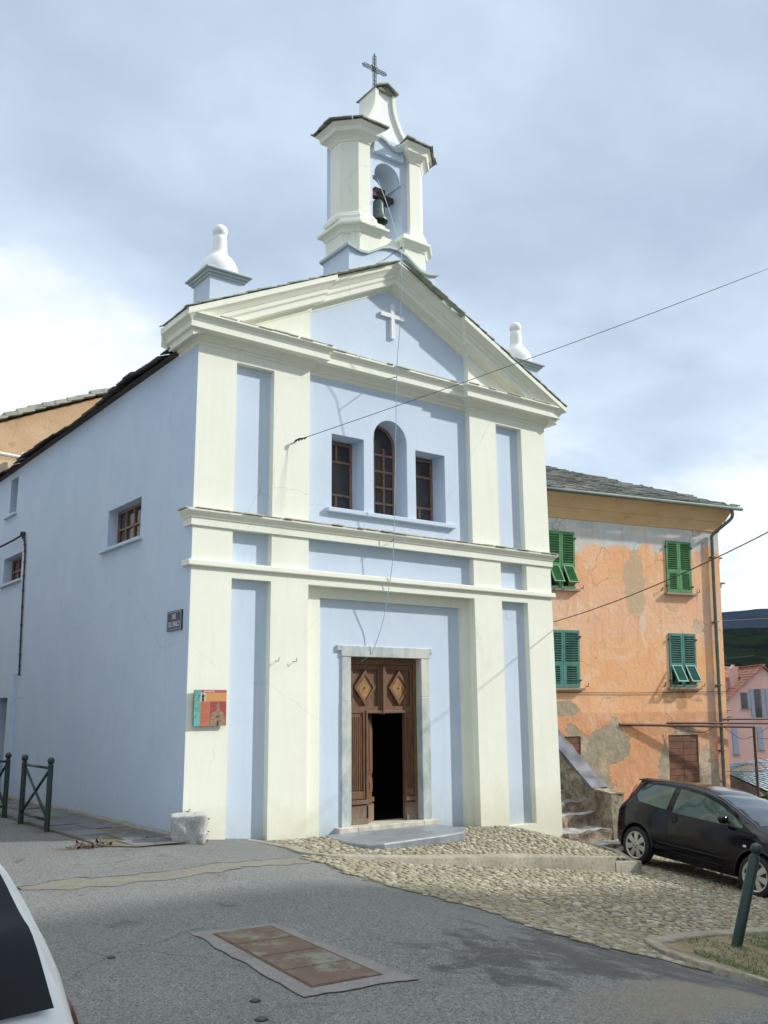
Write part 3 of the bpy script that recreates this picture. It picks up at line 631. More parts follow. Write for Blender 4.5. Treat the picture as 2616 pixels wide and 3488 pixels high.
# finials ---------------------------------------------------------------------
for s in (0, 1):
    cx, cy = (.40, .24) if s == 0 else (6.60, .24)
    f = thing('finial', None, None); f.parent = ch
    mb = MB(); mb.box(cx - .27, cx + .27, cy - .27, cy + .27, 5.6, 6.19); part(mb, 'pedestal', M['blue'], f)
    mb = MB(); h_ = .27
    sq = [(cx + h_, cy + h_), (cx + h_, cy - h_), (cx - h_, cy - h_), (cx - h_, cy + h_), (cx + h_, cy + h_)]
    mb.sweep([(cx, cy + h_)] + [(cx + h_, cy + h_)][:0] + [(cx + h_, cy + h_), (cx + h_, cy - h_), (cx - h_, cy - h_), (cx - h_, cy + h_), (cx - .0, cy + h_)], [(0, 6.17), (.035, 6.175), (.035, 6.21), (.06, 6.235), (.10, 6.27), (.10, 6.31), (-.1, 6.33)], cap=False) if False else None
    for (p0, z0, z1) in ((.035, 6.19, 6.225), (.065, 6.225, 6.265), (.105, 6.265, 6.30)): mb.box(cx - h_ - p0, cx + h_ + p0, cy - h_ - p0, cy + h_ + p0, z0, z1)
    part(mb, 'moulded_cap', M['cap'], f, bevel=.012)
    mb = MB(); mb.lathe([(.27, 6.30), (.283, 6.36), (.283, 6.42), (.268, 6.49), (.235, 6.56), (.19, 6.62), (.15, 6.66), (.122, 6.70), (.112, 6.75), (.107, 6.9), (.098, 6.975), (.086, 6.99), (.086, 6.998), (.105, 7.025), (.114, 7.068), (.107, 7.11), (.084, 7.15), (.05, 7.172), (.001, 7.182)], (cx, cy, 0), 32); part(mb, 'bottle_knob', M['white'], f, smooth=True, angle=50)

# bell tower -------------------------------------------------------------------
tw = thing('bell_tower', None, None); tw.parent = ch
topc = [(2.58, 7.40), (2.68, 7.37), (2.80, 7.35), (2.95, 7.37), (3.1, 7.46), (3.25, 7.555), (3.4, 7.60), (3.5, 7.605), (3.6, 7.60), (3.75, 7.555), (3.9, 7.46), (4.05, 7.37), (4.2, 7.35), (4.32, 7.37), (4.42, 7.40)]
mb = MB(); mb.prism([(2.58, 6.62), (3.5, 7.08), (4.42, 6.62)] + topc[::-1], -.02, .74, xyz); part(mb, 'base_block', M['blue'], tw)
mb = MB()
cap_ = [(x, z) for x, z in topc]; cap_[0] = (2.53, 7.41); cap_[-1] = (4.47, 7.41)
mb.prism([(x, z + .002) for x, z in cap_] + [(x, z + .045) for x, z in cap_[::-1]], -.07, .79, xyz); part(mb, 'base_coping', M['cap'], tw)
def mir(P): return [(7 - x, y) for x, y in P[::-1]]
ped = [(3.24, .0), (2.81, .0), (2.70, .11), (2.72, .13), (2.60, .23), (2.60, .70), (3.24, .70)]
shaft = [(3.07, .05), (2.83, .05), (2.60, .28), (2.60, .56), (2.66, .57), (2.66, .72), (3.07, .72)]
for s in (0, 1):
    f = (lambda P: P) if s == 0 else mir
    mb = MB(); mb.prism(f(ped), 7.3, 7.80, plan); part(mb, 'pedestal', M['cream'], tw)
    pp_ = [(3.24, .3), (3.24, 0), (2.81, 0), (2.60, .21), (2.60, .70), (2.75, .70)]; pp_ = pp_ if s == 0 else mir(pp_)
    mb = MB(); mb.sweep(pp_, [(-.02, 7.74), (.015, 7.76), (.03, 7.80), (.06, 7.83), (.095, 7.85), (.11, 7.865), (.11, 7.905), (.09, 7.92), (.06, 7.935), (.055, 7.96), (.03, 8.0), (-.05, 8.02)])
    mb.prism([(x + (.0), y) for x, y in f([(3.24, .0), (2.81, .0), (2.60, .21), (2.60, .70), (3.24, .70)])], 7.80, 8.0, plan); part(mb, 'base_moulding', M['cream'], tw)
    ps = [(3.07, .14), (3.07, .05), (2.83, .05), (2.60, .28), (2.60, .57), (2.7, .57)]; ps = ps if s == 0 else mir(ps)
    mb = MB(); mb.sweep(ps, [(-.03, 7.98), (.075, 7.985), (.08, 8.0), (.08, 8.055), (.06, 8.075), (.045, 8.11), (.02, 8.15), (-.03, 8.165)]); part(mb, 'base_moulding', M['cream'], tw)
    mb = MB(); mb.prism(f(shaft), 7.95, 9.66, plan)
    o = part(mb, 'pier', M['cream'], tw)
    mb = MB(); mb.prism([(x, y) for x, y in f([(3.0, .575), (2.645, .575), (2.645, .735), (3.0, .735)])], 7.95, 9.6, plan); part(mb, 'pier_back', M['blue'], tw)
    mb = MB(); mb.sweep(ps, [(-.03, 9.46), (.012, 9.47), (.02, 9.50), (.045, 9.54), (.09, 9.58), (.125, 9.60), (.13, 9.61), (.135, 9.68), (.155, 9.70), (.185, 9.725), (.19, 9.75), (-.25, 9.76)]); part(mb, 'capital', M['cream'], tw)
    pc = [(3.07, .7), (3.07, .05), (2.83, .05), (2.60, .28), (2.60, .57), (2.62, .8)]
    # slate cap: low pyramid made of separate slabs round the pier
    ctr = Vector((2.98 if s == 0 else 4.02, .42, 9.93)); poly = [(3.30, -.19), (2.75, -.19), (2.355, .185), (2.35, .76), (3.12, .82)]; poly = poly if s == 0 else [(7 - x, y) for x, y in poly]
    mb = MB(); n_ = len(poly)
    for i in range(n_):
        A, B = Vector((*poly[i], 9.745)), Vector((*poly[(i + 1) % n_], 9.745)); L = (B - A).length; k = max(1, int(L / .17))
        for j in range(k):
            for r_ in range(3):
                t0, t1 = j / k, (j + 1) / k - .02; q0, q1 = r_ / 3, (r_ + 1.25) / 3; q1 = min(q1, .98)
                e0 = rn.uniform(-.05, .02)
                P_ = [A.lerp(B, t0).lerp(ctr, q0 + e0), A.lerp(B, t1).lerp(ctr, q0 + e0 + rn.uniform(-.02, .02)), A.lerp(B, t1).lerp(ctr, q1), A.lerp(B, t0).lerp(ctr, q1)]
                tp = [p + Vector((0, 0, .028 + (.012 if i2 < 2 else -.004))) for i2, p in enumerate(P_)]; bt = [p - Vector((0, 0, .024)) for p in tp]
                mb.add(tp + bt, [(0, 1, 2, 3), (7, 6, 5, 4), (0, 4, 5, 1), (1, 5, 6, 2), (2, 6, 7, 3), (3, 7, 4, 0)])
    part(mb, 'slate_cap', M['slate'], tw, fix=True)
mb = MB(); mb.box(3.2, 3.8, .07, .66, 7.4, 7.86); mb.box(3.2, 3.8, .03, .7, 7.80, 7.855) if False else None; part(mb, 'parapet', M['cream'], tw)
# arch wall
mb = MB(); mb.plate([3.06, 3.185, 3.815, 3.94], [7.86, 9.0, 9.0001, 9.80], lambda i, j: not (i == 1 and j == 0), .14, .64)
mb2 = MB(); mb2.plate([3.06, 3.185, 3.815, 3.94], [7.86, 9.0], lambda i, j: i != 1, .14, .64)
arc = [(3.5 + .275 * math.cos(t), 9.04 + .275 * math.sin(t)) for t in [math.pi * k / 16 for k in range(17)]]
pts = [(3.815, 9.0), (3.775, 9.0)] + arc + [(3.225, 9.0), (3.185, 9.0)]
for k in range(16):
    (x1, z1), (x0, z0) = arc[k], arc[k + 1]
    mb2.prism([(x0, z0), (x1, z1), (x1, 9.80), (x0, 9.80)], .14, .64, xyz)
mb2.box(3.06, 3.225, .1405, .6405, 9.0, 9.80); mb2.box(3.775, 3.94, .1405, .6405, 9.0, 9.80)
part(mb2, 'arch_wall', M['blue'], tw)
mb = MB(); mb.prism([(3.18, 9.42), (3.82, 9.42), (3.82, 9.66), (3.76, 9.60), (3.70, 9.56), (3.6, 9.55), (3.5, 9.60), (3.4, 9.66), (3.3, 9.69), (3.18, 9.70)], .07, .14, xyz); part(mb, 'arch_label', M['blue'], tw)
mb = MB(); cc = [(3.13, 9.74), (3.3, 9.72), (3.4, 9.69), (3.5, 9.62), (3.6, 9.575), (3.7, 9.585), (3.78, 9.63), (3.87, 9.70)]
mb.prism([(x, z - .03) for x, z in cc] + [(x, z + .02) for x, z in cc[::-1]], .02, .2, xyz); part(mb, 'arch_coping', M['cap'], tw)
# concave gable on top
hw = [(9.55, .80), (9.72, .66), (9.82, .52), (9.95, .40), (10.08, .31), (10.2, .25), (10.32, .20), (10.45, .165), (10.58, .15), (10.74, .15)]
outl = [(3.5 - w_, z) for z, w_ in hw] + [(3.5 + w_, z) for z, w_ in hw[::-1]]
mb = MB(); mb.prism(outl[::-1], .20, .60, xyz); part(mb, 'gable_front', M['white'], tw, smooth=True, angle=35)
mb = MB(); inn = [(3.5 - w_ - .002, z) for z, w_ in hw]; 
for sgn in (-1, 1):
    lo = [(3.5 + sgn * (w_ + .004), z) for z, w_ in hw]; hi = [(3.5 + sgn * (w_ + .075), z + .02) for z, w_ in hw]
    P_ = lo + hi[::-1]; mb.prism(P_, .155, .645, xyz)
part(mb, 'gable_coping', M['cream'], tw, smooth=True, angle=35)
mb = MB()
for (x0, x1, z0, z1, y0, y1) in ((3.26, 3.5, 10.745, 10.87, .08, .40), (3.26, 3.5, 10.745, 10.87, .42, .72), (3.5, 3.74, 10.87, 10.745, .08, .40), (3.5, 3.74, 10.87, 10.745, .42, .72)):
    mb.add([(x0, y0, z0), (x1, y0, z1), (x1, y1, z1), (x0, y1, z0), (x0, y0, z0 + .03), (x1, y0, z1 + .03), (x1, y1, z1 + .03), (x0, y1, z0 + .03)], [(0, 1, 2, 3), (4, 5, 6, 7), (0, 1, 5, 4), (1, 2, 6, 5), (2, 3, 7, 6), (3, 0, 4, 7)])
mb.prism([(3.33, 10.74), (3.67, 10.74), (3.67, 10.76), (3.5, 10.86), (3.33, 10.76)], .14, .66, xyz)
part(mb, 'slate_cap', M['slate'], tw)
# iron cross: lattice bars
mb = MB(); cx, cy, z0, z1 = 3.44, .40, 10.82, 11.60
for (dx_, dy_) in ((-.022, -.02), (.022, -.02), (-.022, .02), (.022, .02)): mb.tube([(cx + dx_, cy + dy_, z0), (cx + dx_, cy + dy_, z1)], .0065, 5)
k = 18
for i in range(k):
    za, zb = z0 + (z1 - z0) * i / k, z0 + (z1 - z0) * (i + 1) / k; s_ = 1 if i % 2 else -1
    mb.tube([(cx - .022 * s_, cy - .02, za), (cx + .022 * s_, cy - .02, zb)], .005, 4); mb.tube([(cx - .022 * s_, cy + .02, za), (cx + .022 * s_, cy + .02, zb)], .005, 4)
zc = 11.33
for dz in (-.022, .022):
    for dy_ in (-.02, .02): mb.tube([(cx - .25, cy + dy_, zc + dz), (cx + .25, cy + dy_, zc + dz)], .0065, 5)
for i in range(12):
    xa, xb = cx - .25 + .5 * i / 12, cx - .25 + .5 * (i + 1) / 12; s_ = 1 if i % 2 else -1
    mb.tube([(xa, cy - .02, zc - .022 * s_), (xb, cy - .02, zc + .022 * s_)], .005, 4); mb.tube([(xa, cy + .02, zc - .022 * s_), (xb, cy + .02, zc + .022 * s_)], .005, 4)
for p in ((cx - .26, zc), (cx + .26, zc)): mb.lathe([(.001, -.02), (.02, 0), (.001, .02)], (p[0], cy, p[1]), 8)
mb.lathe([(.018, 0), (.02, .02), (.001, .07)], (cx, cy, z1), 8)
for a in range(4):
    an = math.pi / 4 + a * math.pi / 2; mb.tube([(cx + .03 * math.cos(an), cy, zc + .03 * math.sin(an)), (cx + .10 * math.cos(an), cy, zc + .10 * math.sin(an))], .008, 5)
part(mb, 'iron_cross', M['iron'], tw)
# bell, yoke
bl = thing('bell', 'dark green bronze bell hanging in the arch of the chapel tower', 'bell', (3.50, .40, 8.33))
mb = MB(); mb.lathe([(.165, 0), (.168, .015), (.150, .05), (.125, .12), (.112, .22), (.108, .32), (.095, .38), (.06, .415), (.001, .42)], (0, 0, 0), 28, cap=False)
mb.lathe([(.165, 0), (.15, .003), (.13, .06), (.1, .2), (.001, .3)], (0, 0, 0), 28, cap=False); mb.build('bell_body', M['bronze'], bl, True, angle=50, fix=False)
mb = MB(); mb.tube([(0, 0, -.03), (0, 0, .3)], .012, 6); mb.lathe([(.001, -.04), (.03, -.02), (.03, .01), (.001, .03)], (0, 0, -.01), 10); mb.build('clapper', M['iron'], bl)
mb = MB(); mb.box(-.30, .30, -.05, .05, .44, .53); mb.box(-.11, .11, -.06, .06, .53, .62); mb.tube([(-.33, 0, .48), (.33, 0, .48)], .02, 8)
for x in (-.06, .06): mb.tube([(x, 0, .40), (x, 0, .62)], .014, 6)
mb.lathe([(.001, -.03), (.07, -.03), (.07, .03), (.001, .03)], (0, 0, 0), 14, 0, Matrix.Translation((.2, 0, .42)) @ Matrix.Rotation(R(90), 4, 'Y'))
mb.build('yoke', simple('old_yoke', (.07, .05, .04), .8, .2, .4), bl, bevel=.006)

# rope --------------------------------------------------------------------------
mb = MB(); rp_ = [(3.40, .30, 9.10), (3.33, -.05, 8.45), (3.24, -.4, 7.75), (3.125, -.70, 7.245), (3.13, -.68, 6.6), (3.20, -.55, 6.0), (3.255, -.40, 5.48), (3.27, -.36, 5.2), (3.31, -.26, 4.2), (3.335, -.18, 3.2), (3.34, -.15, 2.72), (3.335, -.12, 2.3), (3.31, -.03, 1.8), (3.28, .08, 1.35), (3.20, .15, 1.02), (3.13, .20, .84), (3.02, .3, .74)]
def smoothpts(P, k=6):
    P = [Vector(p) for p in P]; out = []
    for i in range(len(P) - 1):
        p0, p1, p2, p3 = P[max(i - 1, 0)], P[i], P[i + 1], P[min(i + 2, len(P) - 1)]
        for j in range(k):
            t = j / k; out.append(.5 * ((2 * p1) + (p2 - p0) * t + (2 * p0 - 5 * p1 + 4 * p2 - p3) * t * t + (3 * p1 - p0 - 3 * p2 + p3) * t ** 3))
    out.append(P[-1]); return out
mb.tube(smoothpts(rp_), .006, 6)
tag(mb.build('bell_rope', M['rope'], None, True), 'thin pale blue bell rope hanging from the bell down to the chapel door', 'rope')
mb = MB(); mb.tube([(3.30, .02, 7.38), (3.125, -.71, 7.25)], .006, 6); mb.tube([(3.30, .0, 7.30), (3.30, .0, 7.46)], .011, 6); mb.lathe([(.001, -.02), (.02, 0), (.001, .02)], (3.125, -.71, 7.25), 8)
part(mb, 'rope_bracket', M['rust'])
mb = MB(); mb.tube([(3.27, -.1, 5.24), (3.27, -.37, 5.2)], .007, 5); part(mb, 'rope_hook', M['iron']); mb = MB(); mb.tube([(3.34, -.05, 2.58), (3.34, -.16, 2.6)], .006, 5); part(mb, 'rope_hook', M['iron'])

# doorway -----------------------------------------------------------------------
dw = thing('doorway', None, None); dw.parent = ch
mb = MB(); mb.box(2.60, 2.77, .205, .56, -1.72, .135); mb.box(2.603, 2.768, .208, .56, .1375, .80); part(mb, 'jamb', M['marble'], dw, bevel=.006)
mb = MB(); mb.box(4.13, 4.30, .205, .56, -1.72, .20); mb.box(4.133, 4.298, .208, .56, .2025, .80); part(mb, 'jamb', M['marble'], dw, bevel=.006)
mb = MB(); mb.box(2.59, 4.315, .20, .42, .8025, .965); mb.box(2.515, 2.59, .198, .40, .885, .97); mb.box(4.315, 4.37, .198, .40, .885, .97); part(mb, 'lintel', M['marble'], dw, bevel=.006)
mb = MB(); mb.box(2.49, 2.82, .10, .6, -1.74, -1.655); mb.box(2.825, 4.05, .10, .6, -1.742, -1.657); mb.box(4.055, 4.36, .10, .6, -1.745, -1.66); part(mb, 'threshold', simple('pale_stone', (.50, .48, .40), .7), dw, bevel=.008)
# step slab: long slate with rounded front
sp_ = [(2.25, .12), (2.16, -.2), (2.08, -.6), (2.07, -.82), (2.16, -1.02), (2.4, -1.09), (3.6, -.96), (4.0, -.86), (4.2, -.68), (4.28, -.4), (4.27, .12)]
mb = MB(); mb.prism(sp_, -1.86, -1.722, plan); m = NT('step_slate'); c = m.mix(m.rng(m.noise(4, 6, .6), .35, .65), (.17, .19, .21), (.26, .28, .30)); m.col(c); m.rough(.45); m.bump(m.noise(30, 5), .3, .008); M['step'] = m.mat
part(mb, 'door_step', M['step'], dw, bevel=.022)
YD = .37
mb = MB(); mb.box(2.771, 2.86, YD - .03, .62, -1.66, .79); mb.box(4.075, 4.129, YD - .03, .62, -1.66, .79); mb.box(2.86, 4.075, YD - .03, .62, .70, .80); part(mb, 'door_frame', M['door'], dw, bevel=.006)
def dia(mb, cx, cz, w_, h_, y0, y1, t=None):
    o_ = [(cx, cz + h_), (cx + w_, cz), (cx, cz - h_), (cx - w_, cz)]
    if t is None: mb.prism(o_, y0, y1, xyz); return
    i_ = [(cx, cz + h_ - t * 1.5), (cx + w_ - t, cz), (cx, cz - h_ + t * 1.5), (cx - w_ + t, cz)]
    for k in range(4): mb.prism([o_[k], o_[(k + 1) % 4], i_[(k + 1) % 4], i_[k]], y0, y1, xyz)
for (x0, x1, cx) in ((2.86, 3.44, 3.14), (3.515, 4.075, 3.80)):
    lf = thing('upper_door_panel', None, None); lf.parent = dw
    mb = MB(); mb.box(x0, x1, YD + .03, YD + .07, .0, .70); mb.box(x0, x0 + .05, YD, YD + .03, .06, .62); mb.box(x1 - .05, x1, YD, YD + .03, .06, .62); mb.box(x0, x1, YD, YD + .03, .62, .70); mb.box(x0, x1, YD, YD + .03, -.04, .06); part(mb, 'board', M['door'], lf, bevel=.004)
    mb = MB(); dia(mb, cx, .345, .205, .275, YD - .012, YD + .03, .055); part(mb, 'diamond_frame', M['door'], lf, bevel=.005)
    mb = MB(); dia(mb, cx, .345, .135, .19, YD + .005, YD + .03); mb.lathe([(.016, 0), (.012, .02), (.001, .028)], (0, 0, 0), 10, 0, Matrix.Translation((cx, YD + .005, .345)) @ Matrix.Rotation(R(90), 4, 'X')); part(mb, 'diamond_boss', M['door_gold'], lf)
mb = MB(); mb.box(3.44, 3.515, YD - .02, YD + .07, -.06, .70); mb.box(3.455, 3.50, YD - .045, YD - .02, -.05, .69); part(mb, 'mullion', M['door'], dw, bevel=.006)
# fixed fluted leaves
def flutes(mb, x0, x1, z0, z1, n, y): 
    for i in range(n):
        xa = x0 + (x1 - x0) * (i + .18) / n; xb = x0 + (x1 - x0) * (i + .82) / n; mb.box(xa, xb, y - .012, y, z0, z1)
for (x0, x1, side) in ((2.86, 3.17, 0), (3.90, 4.075, 1)):
    mb = MB(); mb.box(x0, x1, YD + .01, YD + .06, -1.655, -.04); flutes(mb, x0 + .015, x1 - .09 if side == 0 else x1 - .03, -1.17, -.09, 6 if side == 0 else 5, YD + .01)
    if side == 0: mb.box(x1 - .075, x1 - .04, YD - .015, YD + .01, -1.3, -.02); mb.box(x1 - .03, x1, YD - .03, YD + .01, -1.65, .0)
    else: mb.box(x0, x0 + .02, YD - .02, YD + .01, -1.65, 0)
    mb.box(x0, x1 - .01, YD - .012, YD + .01, -1.30, -1.19); mb.box(x0 - .01, x1, YD - .05, YD + .01, -1.37, -1.31); mb.box(x0, x1, YD - .03, YD + .01, -1.65, -1.39); mb.box(x0 - .0, x1, YD - .045, YD + .01, -1.655, -1.58)
    part(mb, 'fluted_leaf', M['door'], dw, bevel=.004)
mb = MB(); mb.box(3.17, 3.90, YD - .03, YD + .05, -.045, -.005); part(mb, 'transom', M['door'], dw, bevel=.006)
# wicket swung inwards on the left
wk = Matrix.Translation((3.18, YD + .03, 0)) @ Matrix.Rotation(R(40), 4, 'Z')
mb = MB(); mb.box(0, .36, 0, .045, -1.65, -.06, 0, wk)
for (z0, z1) in ((-.95, -.12), (-1.22, -1.02)): mb.box(.05, .31, -.02, 0, z0, z1, 0, wk); mb.box(.09, .27, -.032, -.02, z0 + .05, z1 - .05, 0, wk)
mb.box(0, .34, -.04, 0, -1.37, -1.30, 0, wk); mb.box(0, .35, -.03, 0, -1.65, -1.40, 0, wk)
part(mb, 'open_leaf', M['door'], dw, bevel=.005)
# dark interior box with floor
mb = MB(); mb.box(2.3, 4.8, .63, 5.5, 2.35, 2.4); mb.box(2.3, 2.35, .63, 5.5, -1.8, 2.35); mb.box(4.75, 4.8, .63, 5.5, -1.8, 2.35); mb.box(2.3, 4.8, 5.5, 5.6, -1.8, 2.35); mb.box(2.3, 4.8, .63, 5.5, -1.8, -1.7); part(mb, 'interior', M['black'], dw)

# small hooks by the lower pilaster
for x in (1.33, 1.62): mb = MB(); mb.tube([(x, 0, .69), (x + .02, -.06, .69), (x + .02, -.065, .74)], .005, 5); part(mb, 'wall_hook', M['iron'])

# street sign ---------------------------------------------------------------------
def text_mesh(txt, size, sx=1.0, ext=.001):
    cu = bpy.data.curves.new('t', 'FONT'); cu.body = txt; cu.size = size; cu.extrude = ext; cu.align_x = 'CENTER'; cu.align_y = 'CENTER'; cu.offset = size * .012
    o = bpy.data.objects.new('t', cu); COL.objects.link(o); bpy.context.view_layer.update()
    me = bpy.data.meshes.new_from_object(o.evaluated_get(bpy.context.evaluated_depsgraph_get())); bpy.data.objects.remove(o)
    for v in me.vertices: v.co.x *= sx
    return me
sg = thing('street_sign', 'dark blue enamel street sign with white letters on the side wall near the corner', 'sign', (0, .43, 1.09))
def sidep(mb, name, mat, **k):
    return mb.build(name, mat, sg, **k)
navy = simple('navy_enamel', (.02, .022, .07), .3, 0, .2); enam = simple('white_enamel', (.62, .66, .72), .35, 0, .05)
mb = MB(); mb.box(-.022, -.004, -.24, .24, 0, .272); sidep(mb, 'plate', navy, bevel=.004)
mb = MB(); t = .006
for (a, b, c, d) in ((-.222, .222, .015, .015 + t), (-.222, .222, .257 - t, .257), (-.222, -.222 + t, .015 + t, .257 - t), (.222 - t, .222, .015 + t, .257 - t)): mb.box(-.0235, -.022, a, b, c, d)
sidep(mb, 'border', enam)
for (txt, z, size, sx) in (('RUE', .188, .098, .62), ('COL. FERACCI', .082, .098, .58)):
    me = text_mesh(txt, size, sx); me.materials.clear(); me.materials.append(enam); o = bpy.data.objects.new('lettering', me); COL.objects.link(o); o.parent = sg
    o.matrix_local = Matrix(((0, 0, -1, -.0235), (-1, 0, 0, 0), (0, 1, 0, z), (0, 0, 0, 1)))

# information panel ----------------------------------------------------------------
ip = thing('information_panel', 'square orange and teal information panel on the left cream pilaster', 'sign', (.32, 0, -.18))
def flat(c, n, var=.1): return simple(n, c, .4, 0, var, 40, 0)
mb = MB(); mb.box(-.235, .235, -.052, -.034, 0, .465); mb.box(-.18, -.14, -.034, 0, .05, .42); mb.box(.14, .18, -.034, 0, .05, .42); mb.build('board', flat((.10, .13, .10), 'panel_edge'), ip)
teal = NT('teal_photo_print'); cc_ = teal.mix(teal.rng(teal.noise(25, 5, .7, None, 1), .35, .65), (.04, .19, .17), (.22, .50, .42)); teal.col(cc_); teal.rough(.4)
def panel(nm, x0, x1, z0, z1, mat, y=-.0535): mb = MB(); mb.box(x0, x1, y, -.0515, z0, z1); return mb.build(nm, mat, ip)
panel('teal_picture', -.235, -.145, 0, .465, teal.mat); panel('title_strip', -.145, .235, .43, .465, flat((.40, .10, .10), 'panel_red'))
panel('orange_field', -.075, .235, .315, .43, flat((.58, .30, .10), 'panel_orange'), -.0534); panel('text_field', -.145, -.005, 0, .315, flat((.47, .17, .10), 'panel_text'))
panel('picture_ground', -.005, .235, 0, .315, flat((.33, .07, .07), 'panel_photo')); panel('statue_ground', -.145, -.075, .315, .43, flat((.55, .55, .60), 'panel_pale'))
panel('pale_picture', -.233, -.147, 0, .10, flat((.13, .42, .42), 'panel_cyan'), -.0545)
mb = MB(); mb.prism([(-.125, .316), (-.09, .316), (-.095, .37), (-.085, .385), (-.08, .40), (-.09, .395), (-.10, .40), (-.105, .425), (-.118, .425), (-.12, .40), (-.135, .385), (-.125, .375)], -.0545, -.0535, xyz); mb.build('statue_picture', flat((.05, .04, .05), 'panel_dark'), ip)
mb = MB(); mb.prism([(.0, .002), (.222, .002), (.222, .12), (.195, .12), (.195, .17), (.13, .20), (.115, .205), (.04, .175), (.02, .16), (.02, .12), (.0, .10)], -.0545, -.0535, xyz); mb.box(.093, .135, -.0545, -.0535, .205, .27); mb.prism([(.09, .27), (.14, .27), (.115, .30)], -.0545, -.0535, xyz); mb.build('chapel_picture', flat((.30, .20, .13), 'panel_church', .5), ip)
ink = flat((.05, .03, .08), 'panel_ink'); mb = MB(); mb.box(.10, .125, -.0552, -.0545, .005, .065); mb.build('picture_door', ink, ip)
for x in (.09, .108, .126): mb = MB(); mb.box(x, x + .009, -.0552, -.0545, .10, .135); mb.build('picture_window', ink, ip)
mb = MB()
for k in range(11):
    z = .28 - .022 * k - (.02 if k > 4 else 0); mb.box(-.132, -.132 + (.11 if k not in (4, 10) else .06), -.0543, -.0535, z, z + .005)
mb.build('text_lines', flat((.36, .09, .06), 'panel_lines'), ip)
mb = MB(); x = -.095
while x < .05: w_ = rn.uniform(.004, .012); mb.box(x, x + w_, -.0545, -.0535, .441, .452); x += w_ + .003
mb.build('title', flat((.75, .72, .70), 'panel_white'), ip)

# stay-wire hook and wire across the facade -------------------------------------------
def cable(name, label, cat, A, B, sag, r, mat, n=24, grp=None):
    A, B = Vector(A), Vector(B); pts = [A.lerp(B, i / n) - Vector((0, 0, sag * 4 * (i / n) * (1 - i / n))) for i in range(n + 1)]
    mb = MB(); mb.tube(pts, r, 6, 0); return tag(mb.build(name, mat, None, True), label, cat, grp)
w1 = cable('wire', 'thin wire running from a hook on the chapel front up to the right edge', 'wire', (1.577, -.05, 3.928), (8.1, -4.05, 6.99), 0.05, .0055, M['wire'])

mb = MB(); mb.tube([(1.60, .0, 3.92), (1.575, -.07, 3.93), (1.62, -.10, 3.96), (1.68, -.13, 3.97), (1.72, -.15, 3.985)], .012, 6)
for k in range(4): mb.lathe([(.001, -.02), (.022, 0), (.001, .02)], (1.59 + .035 * k, -.06 - .025 * k, 3.93 + .013 * k), 8)
part(mb, 'wire_hook', M['iron'])
cable('wire', 'thick dark cable sagging across the front of the orange house', 'wire', (7.622, .55, 1.588), (5.35, -5.89, 2.353), .12, .008, M['cable'])
cable('wire', 'thin dark wire right of the orange house in front of the far mountain', 'wire', (25.5, 9.2, 3.15), (38.5, 6.4, 4.4), .1, .02, M['cable'])
cable('wire', 'short dark cable looping in from the left to the side wall of the chapel', 'wire', (-.06, 7.905, 3.564), (-.45, 10.4, 3.42), .06, .022, M['cable'])
mb = MB(); pts = smoothpts([(-.03, 7.93, 3.50), (-.045, 7.86, 3.60), (-.04, 7.80, 3.5), (-.03, 7.70, 3.2), (-.03, 7.64, 2.4), (-.03, 7.56, 1.4), (-.03, 7.50, .74)]); mb.tube(pts, .018, 7)
for k in range(16): q_ = pts[min(len(pts) - 1, 8 + k * 2)] if 8 + k * 2 < len(pts) else pts[-1]; mb.lathe([(.001, -.012), (.028, -.012), (.028, .012), (.001, .012)], q_, 8)
mb.lathe([(.001, -.04), (.05, -.03), (.05, .03), (.001, .04)], (-.05, 7.88, 3.60), 8)
tag(mb.build('wall_cable', M['cable'], None, True, fix=False), 'black clipped cable running down the side wall of the chapel', 'cable')
mb = MB(); mb.prism([(7.62, -1.56), (7.84, -1.56), (7.92, .78), (7.72, .78)], -.07, .0, lambda u, v, t: (t, u, v))
tag(mb.build('cable_cover', M['sideblue'], None), 'pale blue painted metal cover below the black cable on the side wall', 'cable cover')

# ------------------------------------------------------------------ street furniture
def barrier(loc, ln, label):
    t = thing('barrier', label, 'barrier', loc, 0, 'crossed-bar pavement barriers')
    for y in (0, ln):
        mb = MB(); mb.lathe([(.038, -.05), (.038, .865), (.028, .875), (.028, .89)], (0, y, 0), 18); p = mb.build('post', M['green_iron'], t, True, angle=40)
        mb = MB(); mb.lathe([(.048 * math.sin(a) + .0005, .925 - .05 * math.cos(a)) for a in [math.pi * k / 12 for k in range(13)]], (0, y, 0), 18); mb.build('ball', M['green_iron'], p, True)
    for z in (.83, .15):
        mb = MB(); mb.tube([(0, .03, z), (0, ln - .03, z)], .019, 10); mb.build('rail', M['green_iron'], t, True)
    for z0, z1 in ((.81, .17), (.17, .81)):
        mb = MB(); mb.tube([(0, .03, z0), (.0, ln - .03, z1)], .019, 10); mb.build('brace', M['green_iron'], t, True)
    return t
b1 = barrier((-1.12, 1.83, -1.563), 1.20, 'dark green barrier with crossed bars, the complete one beside the side wall')
b2 = b1.copy(); COL.objects.link(b2); b2.location = (-1.08, 4.03, -1.563); b2['label'] = 'dark green crossed barrier cut off by the left edge of the photo'
for ch_ in list(b1.children):
    c2_ = ch_.copy(); COL.objects.link(c2_); c2_.parent = b2
    for g_ in ch_.children:
        g2 = g_.copy(); COL.objects.link(g2); g2.parent = c2_
